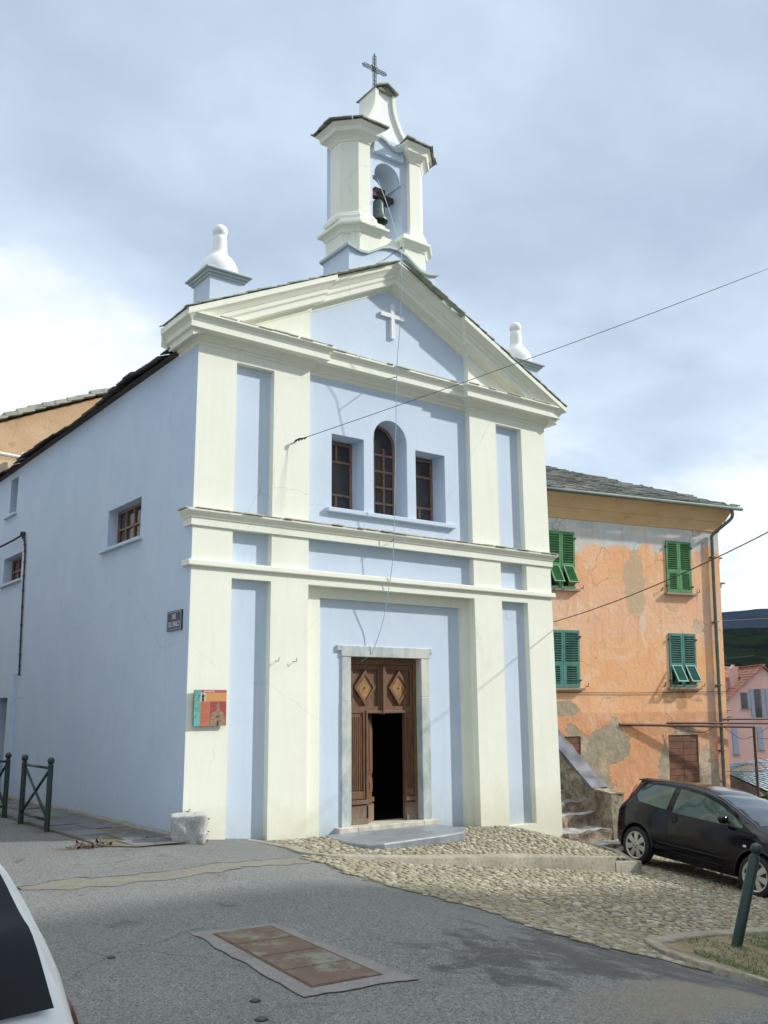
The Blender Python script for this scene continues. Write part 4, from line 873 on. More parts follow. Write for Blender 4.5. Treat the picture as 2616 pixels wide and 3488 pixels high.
# leaning bollard
bo = thing('bollard', 'dark green leaning bollard with a ball top in the planter at the right', 'bollard', (3.26, -5.67, -2.36)); bo.rotation_euler = (R(10), R(14), 0)
mb = MB(); mb.lathe([(.052, -.05), (.052, .93), (.046, .945), (.036, .95), (.036, .965)], (0, 0, 0), 24); mb.build('post', M['green_iron'], bo, True, angle=40)
mb = MB(); mb.lathe([(.056 * math.sin(a) + .0005, 1.012 - .056 * math.cos(a)) for a in [math.pi * k / 14 for k in range(15)]], (0, 0, 0), 24); mb.build('ball', M['green_iron'], bo, True)
mb = MB(); mb.box(-.14, .05, -.10, .06, -.03, .035); tag(mb.build('concrete_foot', M['concrete'], bo, bevel=.01), None, None)
# granite guard stone at the corner
bm = bmesh.new(); bmesh.ops.create_cube(bm, size=1); bmesh.ops.subdivide_edges(bm, edges=bm.edges[:], cuts=14, use_grid_fill=True)
for v in bm.verts:
    c = v.co.copy(); c.x *= .43; c.y *= .34; c.z *= .36; k = 1 + .06 * (c.z / .18); c.x *= k
    r_ = Vector((c.x, c.y)); rr = min(1, .235 / max(.001, r_.length)) ; c.x *= rr ** .5; c.y *= rr ** .5
    d = noise.noise(c * 9) * .018 + noise.noise(c * 30) * .009; v.co = c + c.normalized() * d
me = bpy.data.meshes.new('guard_stone'); bm.to_mesh(me); bm.free(); me.polygons.foreach_set('use_smooth', [True] * len(me.polygons))
m = NT('speckled_granite'); c = m.mix(m.rng(m.noise(60, 4, .75), .38, .66), (.30, .31, .31), (.58, .59, .57)); c = m.mix(m.rng(m.noise(4, 5, .6), .5, .7), c, (.30, .30, .26)); c = m.mix(m.rng(m.sepx()[2], -.06, -.19), c, (.22, .20, .15)); m.col(c); m.rough(.85); m.bump(m.noise(55, 4), .7, .015); me.materials.append(m.mat)
gs = bpy.data.objects.new('guard_stone', me); COL.objects.link(gs); gs.location = (-.03, -.27, -1.43); gs.rotation_euler = (R(2), R(-2), R(-28)); tag(gs, 'squat grey granite guard stone at the front left corner of the chapel', 'stone')
def leafplant(name, label, loc, n, spread, h, seed, mat=None, sz=.03):
    rnd = random.Random(seed); mb = MB(); st_ = MB()
    for i in range(n):
        a = rnd.uniform(0, 6.28); r_ = spread * rnd.random() ** .6; z = h * rnd.random(); p = Vector((r_ * math.cos(a), r_ * math.sin(a) * .6, z)); s_ = sz * rnd.uniform(.5, 1.2)
        q = Matrix.Rotation(rnd.uniform(0, 6.28), 3, 'Z') @ Matrix.Rotation(rnd.uniform(-1.1, 1.1), 3, 'X')
        mb.face([p + q @ Vector(v) for v in ((0, 0, 0), (s_ * .5, s_ * .5, 0), (0, s_ * 1.4, .2 * s_), (-s_ * .5, s_ * .5, 0))])
    t = thing(name, label, 'plant', loc); mb.build('leaves', mat or M['plant'], t, fix=False)
    for i in range(5): a = rnd.uniform(0, 6.28); st_.tube([(0, 0, 0), (spread * .4 * math.cos(a), spread * .3 * math.sin(a), h * .5), (spread * .7 * math.cos(a), spread * .5 * math.sin(a), h * .9)], .003, 4)
    st_.build('stem', M['plant'], t); return t
leafplant('weed', 'green weed growing beside the granite stone at the corner', (.20, -.16, -1.60), 130, .10, .28, 3)
leafplant('weed', 'small weed sprouting above the granite stone', (.02, -.07, -1.32), 30, .05, .10, 4)
leafplant('weed', 'dead brown leaves and weed heap at the end of the flagstone pavement', (-1.2, -.05, -1.56), 90, .25, .05, 5, M['rust'], .045)

# manhole ------------------------------------------------------------------------
mh = thing('manhole', 'long rusty two-part inspection cover set in a grey cement surround', 'manhole cover', (-1.95, -5.85, -1.562))
def loc2(P): return [(x + 1.95, y + 5.85) for x, y in P]
out = ragged([(-2.20, -4.90), (-1.56, -5.02), (-1.66, -6.83), (-2.38, -6.72)], .035, 9, 4)
mb = MB(); mb.prism(loc2(out), -.02, .008, plan); mb.build('surround', M['cement'], mh)
m = NT('rusty_tread_plate'); w_ = m.n('ShaderNodeTexWave'); w_.inputs['Scale'].default_value = 55; w_.bands_direction = 'X'; m.l(m.tc.outputs['Object'], w_.inputs[0])
c = m.mix(m.rng(m.noise(5, 6, .7), .35, .65), (.125, .075, .05), (.18, .12, .085)); c = m.mix(m.rng(m.noise(2.2, 7, .7, None, .5), .50, .58), c, (.22, .22, .18)); c = m.mix(m.rng(m.noise(9, 7, .7), .55, .7), c, (.085, .06, .045)); c = m.mix(m.math('MULTIPLY', m.rng(w_.outputs['Fac'], .3, .7), .3), c, (.07, .05, .04)); m.col(c); m.rough(.75); m.bump(w_.outputs['Fac'], .5, .004); plate_m = m.mat
A_, B_, C_, D_ = [Vector((*p, 0)) for p in loc2([(-2.075, -5.05), (-1.655, -5.09), (-1.79, -6.62), (-2.235, -6.58)])]
for (t0, t1, mt) in ((.0, .245, 0), (.253, .495, 1), (.507, .745, 0), (.753, 1, 0)):
    q = [A_.lerp(D_, t0), B_.lerp(C_, t0), B_.lerp(C_, t1), A_.lerp(D_, t1)]
    mb = MB(); mb.prism([(v.x, v.y) for v in q], .0, .0135, plan); mb.build('cover_plate', plate_m, mh, bevel=.002)
q = [A_ + Vector((-.02, .02, 0)), B_ + Vector((.02, .02, 0)), C_ + Vector((.02, -.02, 0)), D_ + Vector((-.02, -.02, 0))]
mb = MB(); mb.prism([(v.x, v.y) for v in q], .0, .0105, plan); mb.build('frame', M['rust'], mh)
mb = MB(); cr = ragged([(-2.22, -4.89), (-2.39, -6.72), (-1.66, -6.84)], .035, 12, 4)[:-12]; pass
mb.tube([(x, y, -1.556) for x, y in out[36:]], .0035, 5); tag(mb.build('road_crack', M['iron'], None), 'ragged crack in the asphalt along the manhole surround', None, kind='structure')
# a few loose bits on the road
rnd = random.Random(9)
for i, (x, y, s_) in enumerate(((-2.9, -5.2, .03), (-2.62, -6.6, .035), (-2.75, -6.9, .04), (-2.3, -7.6, .03), (-3.1, -4.2, .02))):
    mb = MB(); mb.lathe([(.001, 0), (s_, .002), (s_ * .6, .012), (.001, .015)], (0, 0, 0), 7); o = mb.build('pebble', M['iron'], None, True); o.location = (x, y, -1.561); tag(o, 'small dark pebble lying on the open asphalt', 'pebble', 'pebbles on the asphalt')

# planter ------------------------------------------------------------------------
pl = [(5.4, -5.15), (4.4, -5.2), (3.5, -5.25), (2.7, -5.35), (2.15, -5.58), (1.7, -5.95), (1.3, -6.4), (1.06, -6.85), (1.06, -7.2), (1.25, -7.6), (1.5, -8.2), (2.2, -9.4)]
mb = MB(); ribbon(mb, smoothpts([(x, y, 0) for x, y in pl], 3) and [(v.x, v.y) for v in smoothpts([(x, y, 0) for x, y in pl], 3)], .15, lambda x, y: G(x, y) + .06, lambda x, y: G(x, y) - .1, 3, .006)
tag(mb.build('planter_kerb', M['concrete'], None, True, angle=50), 'curved low concrete kerb round the bollard bed at the lower right', 'kerb', kind='structure')
m = NT('bare_earth'); c = m.mix(m.rng(m.noise(4, 6, .65), .35, .65), (.20, .155, .085), (.30, .245, .15)); c = m.mix(m.rng(m.noise(1.7, 5, .6), .54, .64), c, (.06, .075, .025)); m.col(c); m.rough(.95); m.bump(m.noise(30, 6, .7), .7, .03)
tag(fillsheet('earth_bed', [(x + .03, y - .0) for x, y in plpoly], lambda x, y: G(x, y) + .035 + .03 * noise.noise((x * 2, y * 2, 1)), m.mat, 0, None, .12), 'bare brown earth of the bollard bed', None, kind='structure')
rnd = random.Random(5); mb = MB()
for i in range(16000):
    x, y = rnd.uniform(1.6, 5.2), rnd.uniform(-9.3, -5.35)
    if not inpoly(x, y, plpoly) or noise.noise((x * 1.1, y * 1.1, 4)) < -.02 - .12 * (x - 3.2): continue
    z = G(x, y) + .04; h = rnd.uniform(.012, .035) * (1.8 if rnd.random() < .1 else 1); a = rnd.uniform(0, 6.28); w_ = rnd.uniform(.002, .006); lx, ly = rnd.uniform(-.05, .05), rnd.uniform(-.05, .05)
    mb.face([(x - w_ * math.cos(a), y - w_ * math.sin(a), z), (x + w_ * math.cos(a), y + w_ * math.sin(a), z), (x + lx, y + ly, z + h)])
tag(mb.build('grass', M['plant'], None, fix=False), 'short green grass in the bed behind the leaning bollard', 'grass', kind='stuff')

def roughen(o, cut, amp, freq, up=True):
    bm = bmesh.new(); bm.from_mesh(o.data)
    co = [v.co for v in bm.verts]; lo = [min(c[i] for c in co) for i in range(3)]; hi = [max(c[i] for c in co) for i in range(3)]
    for ax in range(3):
        no = [0, 0, 0]; no[ax] = 1; n_ = int((hi[ax] - lo[ax]) / cut)
        for q in range(1, n_):
            p_ = [0, 0, 0]; p_[ax] = lo[ax] + (hi[ax] - lo[ax]) * q / n_; bmesh.ops.bisect_plane(bm, geom=bm.verts[:] + bm.edges[:] + bm.faces[:], plane_co=p_, plane_no=no)
    bm.normal_update()
    mv = [(v, v.normal * (noise.noise(v.co * freq) * amp + noise.noise(v.co * freq * 3.1) * amp * .4)) for v in bm.verts]
    for v, d in mv: v.co += d
    bm.to_mesh(o.data); bm.free(); o.data.polygons.foreach_set('use_smooth', [True] * len(o.data.polygons)); o.data.set_sharp_from_angle(angle=R(55)); o.data.update()
# ------------------------------------------------------------------ stone stairs and parapet
m = NT('stained_render'); P = m.geo.outputs['Position']; c = m.mix(m.rng(m.noise(3, 6, .7, P), .35, .6), (.11, .075, .045), (.36, .31, .22)); c = m.mix(m.rng(m.noise(7, 6, .7, P), .5, .7), c, (.10, .045, .03)); c = m.mix(m.rng(m.noise(2.1, 4, .6, P), .55, .7), c, (.13, .14, .08)); m.col(c); m.rough(.92); m.bump(m.noise(18, 6, .7, P), .8, .03); M['oldwall'] = m.mat
m = NT('worn_step_stone'); P = m.geo.outputs['Position']; nz = m.sepx(m.geo.outputs['Normal'])[2]; c = m.mix(m.rng(m.noise(6, 6, .7, P), .35, .65), (.13, .085, .065), (.42, .34, .25)); tp = m.mix(m.rng(m.noise(8, 6, .7, P), .35, .6), (.46, .48, .46), (.26, .27, .26)); c = m.mix(m.rng(nz, .4, .8), c, tp); m.col(c); m.rough(.85); m.bump(m.noise(14, 6, .7, P), .9, .04); M['stepstone'] = m.mat
st_ = thing('stone_stairs', 'worn stone steps climbing between the chapel and the orange house', 'stairs', (7.5, 0, -2.5))
zs_ = [(-.14, -2.06), (.24, -1.83), (.52, -1.65), (.78, -1.48), (1.05, -1.3), (1.35, -1.12), (1.65, -.94), (1.95, -.76)]
for i, (y, z) in enumerate(zs_):
    bm = bmesh.new(); bmesh.ops.create_cube(bm, size=1); bmesh.ops.subdivide_edges(bm, edges=bm.edges[:], cuts=7, use_grid_fill=True); y1 = zs_[i + 1][0] + .08 if i + 1 < len(zs_) else 3.5
    for v in bm.verts:
        p = Vector((7.0 + (v.co.x + .5) * 1.13, y + (v.co.y + .5) * (y1 - y), (z - .27) + (v.co.z + .5) * .27)); d = noise.noise(p * 4 + Vector((i, 0, 0))) * .06
        p.z += d if v.co.z > .4 else 0; p.y += noise.noise(p * 5) * .07 if v.co.y < -.4 else 0; v.co = p - Vector((7.5, 0, -2.5))
    me = bpy.data.meshes.new('step'); bm.to_mesh(me); bm.free(); me.materials.append(M['stepstone']); o = bpy.data.objects.new('step', me); COL.objects.link(o); o.parent = st_
    bv = o.modifiers.new('b', 'BEVEL'); bv.width = .02; bv.segments = 2
bm = bmesh.new(); bmesh.ops.create_cube(bm, size=1); bmesh.ops.subdivide_edges(bm, edges=bm.edges[:], cuts=9, use_grid_fill=True)
for v in bm.verts:
    p = Vector((6.85 + (v.co.x + .5) * 1.65, -.50 + (v.co.y + .5) * .9 - .0 * v.co.x, -2.75 + (v.co.z + .5) * .50)); p.x += .25 * (v.co.y < -.3) * (v.co.x < 0)
    if v.co.z > .4: p.z += noise.noise(p * 2.5) * .05
    v.co = p - Vector((7.5, 0, -2.5))
me = bpy.data.meshes.new('landing'); bm.to_mesh(me); bm.free(); me.materials.append(M['stepstone']); o = bpy.data.objects.new('landing', me); COL.objects.link(o); o.parent = st_; bv = o.modifiers.new('b', 'BEVEL'); bv.width = .03; bv.segments = 2
mb = MB(); mb.prism([(6.98, -.1), (8.3, -.1), (8.25, -.55), (7.45, -.78), (7.22, -1.25), (6.92, -1.45)], -2.8 + 2.5, -2.33 + 2.5, plan); mb.v = [(x - 7.5, y, z) for x, y, z in mb.v]
o = mb.build('apron', M['concrete'], st_); roughen(o, .1, .04, 3)
pr_ = thing('parapet', 'stained rendered parapet wall of the stone stairs with a sloping slate coping', 'parapet', (8.25, 0, -2.5))
mb = MB(); prof = [(-.17, -2.7), (-.17, -1.50), (.22, -1.455), (.30, -1.42), (3.2, 1.15), (3.2, -2.7)]
mb.prism([(y, z + 2.5) for y, z in prof], -.15, .20, lambda u, v, t: (t, u, v)); bm_ = mb.build('wall', M['oldwall'], pr_); roughen(bm_, .09, .035, 4)
mb = MB(); mb.prism([(-.18, -1.495 + 2.5), (.23, -1.45 + 2.5), (.23, -1.425 + 2.5), (-.18, -1.47 + 2.5)], -.16, .21, lambda u, v, t: (t, u, v)); roughen(mb.build('coping', M['oldwall'], pr_), .06, .03, 5)
mb = MB(); mb.prism([(.24, -1.44 + 2.5), (3.2, 1.18 + 2.5), (3.2, 1.23 + 2.5), (.22, -1.40 + 2.5)], -.20, .22, lambda u, v, t: (t, u, v)); roughen(mb.build('coping', simple('slate_coping', (.085, .09, .105), .6, 0, .55, 3, .5, 20), pr_), .08, .035, 4)

# ------------------------------------------------------------------ cars
def lerp_tab(tab, s):
    if s <= tab[0][0]: return tab[0][1]
    for (a, va), (b, vb) in zip(tab, tab[1:]):
        if s <= b:
            t = (s - a) / (b - a); t2 = t * t * (3 - 2 * t) * .35 + t * .65; return va + (vb - va) * t2
    return tab[-1][1]
CL = 3.66
top_t = [(0, .52), (.03, .80), (.10, 1.02), (.22, 1.19), (.36, 1.315), (.46, 1.345), (.9, 1.375), (1.4, 1.375), (1.75, 1.345), (2.05, 1.275), (2.35, 1.165), (2.65, 1.035), (2.84, .955), (3.0, .925), (3.25, .845), (3.45, .74), (3.58, .62), (3.66, .46)]
wid_t = [(0, .66), (.08, .735), (.3, .80), (.7, .83), (2.2, .83), (2.9, .825), (3.3, .78), (3.52, .69), (3.62, .58), (3.66, .50)]
roofw_t = [(0, .50), (.3, .545), (.6, .565), (1.6, .575), (2.1, .60), (2.6, .68), (2.84, .72), (3.2, .68), (3.66, .4)]
ROOFW = list(roofw_t)
belt_t = [(0, .80), (.4, .96), (.9, .925), (1.3, .88), (2.84, .85), (3.66, .5)]
hubs = (.60, 2.915); RA = .345; HZ = .285
def secw(s): return lerp_tab(wid_t, s)
def zbot(s):
    z = .20 + .12 * max(0, (.25 - s) / .25) + .06 * max(0, (s - 3.4) / .26)
    for h in hubs:
        if abs(s - h) < RA: z = max(z, HZ + math.sqrt(RA * RA - (s - h) ** 2))
    return z
def side_y(s, z):
    zt_ = lerp_tab(top_t, s); w_ = secw(s); be = min(lerp_tab(belt_t, s), zt_ - .07); wr = min(lerp_tab(roofw_t, s), w_ - .03)
    if z >= be: 
        t = min(1, (z - be) / max(.01, (zt_ - .065 - be))); return (w_ - .035) + (wr - (w_ - .035)) * t + .012 * math.sin(math.pi * t)
    pts_ = [(.2, w_ - .06), (.30, w_ - .02), (.45, w_ - .002), (.62, w_), (.78, w_ - .008), (be, w_ - .035)]
    for (a, ya), (b, yb) in zip(pts_, pts_[1:]):
        if z <= b: return ya + (yb - ya) * max(0, (z - a)) / max(.001, b - a)
    return w_ - .035
def car(name, label, M4, paint, group=None, hatch=False):
    roofw_t[:] = [(0, .60), (.1, .665), (.3, .69), (.6, .67), (1.6, .62), (2.1, .62), (2.6, .68), (2.84, .72), (3.2, .68), (3.66, .4)] if hatch else ROOFW
    root = thing(name, label, 'car', group=group); root.matrix_world = M4
    S = sorted(set([round(CL * i / 78, 4) for i in range(79)] + [round(h + sg_ * RA * math.cos(t), 4) for h in hubs for sg_ in (-1, 1) for t in (0, .2, .45, .8, 1.2)]))
    mb = MB(); rows = []
    for s in S:
        zb = zbot(s); zt_ = lerp_tab(top_t, s); w_ = secw(s); be = min(lerp_tab(belt_t, s), zt_ - .07); wr = min(lerp_tab(roofw_t, s), w_ - .03)
        lv = [zb, .30, .45, .62, .78]; lv = [min(max(l_, zb + .004 * i), be - .002 * (5 - i)) for i, l_ in enumerate(lv)]
        half = [(side_y(s, z), z) for z in lv] + [(side_y(s, be), be)] + [(side_y(s, be + (zt_ - .065 - be) * t), be + (zt_ - .065 - be) * t) for t in (.25, .5, .75, 1)] + [(wr - .025, zt_ - .035), (wr - .08, zt_ - .012), (wr * .6, zt_ - .002), (0, zt_ + .004)]
        rows.append([(s, y, z) for y, z in half] + [(s, -y, z) for y, z in half[-2::-1]])
    k = len(rows[0]); vs_ = [v for r_ in rows for v in r_]
    fs = [(i * k + j, (i + 1) * k + j, (i + 1) * k + j + 1, i * k + j + 1) for i in range(len(rows) - 1) for j in range(k - 1)] + [tuple(range(k)), tuple((len(rows) - 1) * k + j for j in range(k - 1, -1, -1))]
    mb.add(vs_, fs); body = mb.build('body', paint, root, True, angle=38)
    mb = MB(); mb.box(.10, 3.55, -.60, .60, .17, .60); mb.build('underbody', M['rubber'], root)
    def patch(nm, mat, a, b, lo, hi, off=.006, n=14, nz=5, sides=(-1, 1)):
        for sd_ in sides:
            mb = MB(); vs_ = []
            for i in range(n + 1):
                s = a + (b - a) * i / n; z0, z1 = lo(s), hi(s)
                for j in range(nz + 1):
                    z = z0 + (z1 - z0) * j / nz; vs_.append((s, sd_ * (side_y(s, z) + off), z))
            fs = [(i * (nz + 1) + j, (i + 1) * (nz + 1) + j, (i + 1) * (nz + 1) + j + 1, i * (nz + 1) + j + 1) for i in range(n) for j in range(nz)]
            if sd_ < 0: fs = [f[::-1] for f in fs]
            mb.add(vs_, fs); mb.build(nm, mat, root, True, fix=False)
    # side glass: rear quarter (rounded) and door
    def qlo(s): t = (s - .46) / .72; return .985 - .055 * t + .10 * max(0, (.16 - t) / .16) ** 1.5
    def qhi(s): t = (s - .46) / .72; return lerp_tab(top_t, s) - .095 - .10 * max(0, (.18 - t) / .18) ** 2
    if hatch:
        patch('side_window', M['darkglass'], .52, 1.18, qlo, qhi)
    else: patch('side_window', M['carglass'], .47, 1.18, qlo, qhi)
    def dlo(s): return .905 - .01 * (s - 1.3)
    def dhi(s): return max(dlo(s) + .005, lerp_tab(top_t, s) - .10 - .02 * max(0, s - 1.9))
    patch('side_window', M['carglass'], 1.30, 2.62, dlo, dhi, n=22)
    # lines, strips
    def line(pts, r_=.0045, mat=None, nm='panel_gap', sides=(-1, 1), off=.001):
        for sd_ in sides:
            mb = MB(); mb.tube([(s, sd_ * (side_y(s, z) + off), z) for s, z in pts], r_, 5); mb.build(nm, mat or M['rubber'], root, True)
    line([(1.24, .97)] + [(1.235, .9 - .1 * k) for k in range(6)] + [(1.26, .33), (2.3, .31), (2.48, .34), (2.56, .5), (2.60, .7), (2.62, .86)])
    line([(1.25 + .115 * k, .905 - .002 * k) for k in range(13)], .006)
    line([(1.02 + .09 * k, .42 - .0 * k) for k in range(17)], .012, paint, 'rub_strip', off=.004)
    for h in hubs:
        for sd_ in (-1, 1):
            mb = MB(); mb.tube([(h + (RA + .012) * math.cos(t), sd_ * (secw(h + RA * math.cos(t)) - .012), HZ + (RA + .012) * math.sin(t)) for t in [math.pi * (-.05 + 1.1 * q / 20) for q in range(21)]], .022, 8); mb.build('arch_trim', paint, root, True)
    for sd_ in (-1, 1):
        y = sd_ * (side_y(1.37, .80) + .004); Mh = Matrix.Translation((1.37, y, .80)) @ Matrix.Rotation(R(90), 4, 'X')
        mb = MB(); mb.lathe([(.001, -.003), (.062, -.003), (.062, .003), (.001, .003)], (0, 0, 0), 20, 0, Mh); mb.box(1.31, 1.43, y - .012, y + .012, .79, .812); mb.build('door_handle', M['rubber'], root, bevel=.003)
        ym = side_y(2.3, .95); mb = MB(); mb.lathe([(.065 * math.sin(a) + .0005, -.10 * math.cos(a)) for a in [math.pi * q / 10 for q in range(11)]], (0, 0, 0), 14, 0, Matrix.Translation((2.36, sd_ * (ym + .12), .975)) @ Matrix.Rotation(R(90), 4, 'X')); mb.tube([(2.38, sd_ * (ym - .01), .93), (2.37, sd_ * (ym + .08), .95)], .02, 6); mb.build('mirror', paint, root, True)
        mb = MB(); mb.lathe([(.001, -.004), (.03, -.003), (.03, .004), (.001, .008)], (0, 0, 0), 12, 0, Matrix.Translation((2.72, sd_ * (side_y(2.72, .66) + .002), .66)) @ Matrix.Scale(.6, 4, (0, 0, 1)) @ Matrix.Rotation(R(-90 * sd_), 4, 'X')); mb.build('side_repeater', M['repeater'], root)
    if hatch: patch('tail_light', M['redlamp'], .012, .22, lambda s: .56 + .2 * s, lambda s: min(lerp_tab(top_t, s) - .03, .93 + .5 * s), .010, 10, 4)
    else: patch('tail_light', M['redlamp'], .035, .30, lambda s: .80 + .55 * s, lambda s: min(lerp_tab(top_t, s) - .02, .84 + 1.35 * s + .04), .010, 10, 4)
    patch('headlight', M['headlamp'], 3.12, 3.50, lambda s: .60, lambda s: max(.61, lerp_tab(top_t, s) - .075), .006, 8, 4)
    # screens
    def screen(nm, a, b, wf, n=12, off=.008):
        mb = MB(); vs_ = []
        for i in range(n + 1):
            s = a + (b - a) * i / n; z = lerp_tab(top_t, s); w_ = (lerp_tab(roofw_t, s)) * wf
            for j in range(9): y = w_ * (j / 4 - 1); vs_.append((s - .015 * (abs(y) / w_) ** 2, y, z + off - .02 * (abs(y) / w_) ** 4))
        fs = [(i * 9 + j, (i + 1) * 9 + j, (i + 1) * 9 + j + 1, i * 9 + j + 1) for i in range(n) for j in range(8)]; mb.add(vs_, fs); return mb.build(nm, M['darkglass'] if hatch else M['screen'], root, True)
    screen('windscreen', 1.98, 2.82, .93); screen('rear_window', .075 if not hatch else .135, .36, .88 if not hatch else .895, 8 if not hatch else 16)
    if hatch:
        for sd_ in (-1, 1): mb = MB(); mb.box(-.01, .02, sd_ * .60 - .06, sd_ * .60 + .06, .62, .86); mb.build('rear_lamp', M['redlamp'], root, bevel=.01)
    if hatch: mb = MB(); mb.lathe([(.001, -.03), (.018, -.02), (.018, .02), (.001, .03)], (.20, -.50, 1.19), 10); mb.build('hatch_hinge', paint, root, True)
    z_ = 1.345; mb = MB(); mb.prism([(.30, z_ - .05), (.31, z_ - .03), (.50, z_ + .008), (.55, z_ - .05)], -.53, .53, xyz)
    if not hatch: mb.build('spoiler', paint, root, bevel=.006)
    mb = MB(); mb.tube([(2.88, -.5, .975), (2.75, .1, 1.04)], .008, 5); mb.tube([(2.88, .05, .975), (2.76, .55, 1.03)], .008, 5); mb.build('wiper', M['rubber'], root)
    mb = MB(); mb.box(-.012, .03, -.60, .60, .36, .44); mb.box(-.006, .01, -.25, .25, .50, .61); mb.build('rear_bumper_trim', M['rubber'], root)
    for h in hubs:
        for sd_ in (-1, 1):
            Mw = Matrix.Translation((h, sd_ * .755, HZ)) @ Matrix.Rotation(R(-90 * sd_), 4, 'X')      # local z = outwards
            wh = thing('wheel', None, None); wh.parent = root; wh.matrix_local = Mw
            mb = MB(); mb.lathe([(.20, -.09), (.255, -.095), (.28, -.08), (.288, -.05), (.289, 0), (.288, .04), (.279, .068), (.255, .082), (.215, .078), (.20, .06)], (0, 0, 0), 48); mb.build('tyre', M['rubber'], wh, True, angle=40)
            mb = MB(); mb.lathe([(.001, .02), (.20, .02), (.20, .03), (.001, .03)], (0, 0, 0), 32); mb.build('rim_back', M['rubber'], wh)
            mb = MB(); mb.lathe([(.192, .03), (.216, .076), (.208, .080), (.190, .068), (.184, .05)], (0, 0, 0), 48)
            mb.lathe([(.001, .055), (.055, .055), (.06, .06), (.055, .074), (.03, .078), (.001, .079)], (0, 0, 0), 24)
            for q in range(7):
                a = 2 * math.pi * q / 7 + math.pi / 2; Mr = Matrix.Rotation(a, 4, 'Z'); mb.prism([(.04, -.028), (.195, -.047), (.195, .047), (.04, .028)], .052, .071, lambda u, v, t: Mr @ Vector((u, v, t)))
            mb.build('rim', M['alloy'], wh, bevel=.004)
            mb = MB()
            for q in range(4): a = math.pi / 2 * q + .1; mb.lathe([(.001, .072), (.011, .072), (.010, .081), (.001, .082)], (.036 * math.cos(a), .036 * math.sin(a), 0), 8)
            mb.build('wheel_nut', M['rubber'], wh)
    return root
M['rubber'] = simple('black_rubber', (.012, .012, .013), .75, 0, .2, 20, .1)
M['carglass'] = glass('car_side_glass', (.045, .075, .06), .03); M['screen'] = glass('car_screen_glass', (.05, .06, .075), .03)
M['darkglass'] = simple('dark_tinted_glass', (.006, .007, .009), .12, 0, .1, 3, 0, spec=.22)
M['redlamp'] = simple('red_lamp', (.50, .02, .01), .12, 0, .1, 10, 0, coat=1); M['headlamp'] = simple('clear_lamp', (.45, .47, .5), .1, .3, .1, 10, 0, coat=1); M['repeater'] = simple('repeater_lens', (.65, .6, .5), .2)
M['alloy'] = simple('silver_alloy', (.50, .50, .46), .38, .55, .05)
def paint(name, c, r=.25, met=.3, coat=.7):
    m = NT(name); m.col(m.mix(m.math('MULTIPLY', m.rng(m.noise(3, 5), .5, .8), .3), c, tuple(min(1, x * 1.6 + .01) for x in c))); m.rough(m.mix(m.rng(m.noise(8, 5), .4, .7), (r,) * 3, (r * 1.5,) * 3)); m.b.inputs['Metallic'].default_value = met; m.b.inputs['Coat Weight'].default_value = coat; m.b.inputs['Specular IOR Level'].default_value = .35; m.b.inputs['Coat Roughness'].default_value = .06; return m.mat
def car_matrix(hub_rear_near, f, left, scale=1.0, yoff=.755):
    f = Vector(f).normalized(); left = Vector(left); left = (left - f * left.dot(f)).normalized(); u_ = f.cross(left)
    o = Vector(hub_rear_near) - scale * (f * hubs[0] - left * yoff + u_ * HZ)
    Mx = Matrix((f, left, u_)).transposed().to_4x4(); Mx.translation = o; return Mx @ Matrix.Scale(scale, 4)
car('parked_car', 'small black three-door hatchback parked on the cobbled lane', car_matrix((7.60, -1.10, -2.20), (-.26, -2.30, -.17), (.985, -.11, -.10)), paint('black_paint', (.003, .0035, .007), .10, .0, .0))
car('parked_car', 'silver car beyond the black hatchback, only its roof showing at the right edge', car_matrix((16.1, 1.5, -3.0), (-.2, -1, -.05), (.98, -.2, 0)), paint('silver_paint', (.55, .56, .57), .3, .3))
wf = Vector((-.45, .89, 0)).normalized()
car('parked_car', 'white hatchback cut off by the lower left corner of the photo', Matrix.Translation((-4.675, -9.80, -1.56)) @ Matrix.Rotation(math.atan2(wf.y, wf.x), 4, 'Z') @ Matrix.Translation((0, .66, 0)), paint('white_paint', (.66, .69, .71), .3, .1), hatch=True)

# ------------------------------------------------------------------ orange house
HZ0 = 3.3
oh = thing('orange_house', 'old orange rendered house with green shutters and a slate roof right of the chapel', 'house', (18.63, 4.414, -HZ0), math.atan2(-.208, .978))
def hp(mb, name, mat, parent=None, **k):
    par = parent or oh; mb.v = [(x + .045 * (z - 5), y, z + HZ0) for x, y, z in mb.v]; return mb.build(name, mat, par, **k)
m = NT('weathered_orange_render'); x_, y_, z_ = m.sepx(); 
c = m.mix(m.rng(m.noise(.9, 6, .6), .35, .65), (.84, .405, .185), (.88, .48, .255)); c = m.mix(m.rng(m.noise(3.0, 6, .65), .45, .7), c, (.84, .48, .235))
low = m.rng(m.math('ADD', z_, m.math('MULTIPLY', m.noise(1.2, 3), .15)), 3.30, 3.22); c = m.mix(m.math('MULTIPLY', low, .8), c, m.mix(m.rng(m.noise(3, 6, .7), .35, .65), (.60, .265, .125), (.74, .37, .18)))
mid = m.rng(m.math('ABSOLUTE', m.math('SUBTRACT', z_, 5.9)), .75, .68); c = m.mix(m.math('MULTIPLY', mid, .42), c, (.80, .50, .35))
# pale flaking and washed streaks
fl = m.rng(m.noise(1.6, 9, .72, None, .7, (1, 1, .55)), .56, .62); reg = m.rng(m.math('ABSOLUTE', m.math('SUBTRACT', z_, 6.2)), 1.7, .6); c = m.mix(m.math('MULTIPLY', m.math('MULTIPLY', fl, reg), .75), c, (.80, .66, .50))
st2 = m.rng(m.noise(5, 7, .7, None, .2, (1.6, 1, .2)), .55, .68); c = m.mix(m.math('MULTIPLY', st2, .30), c, (.74, .58, .40))
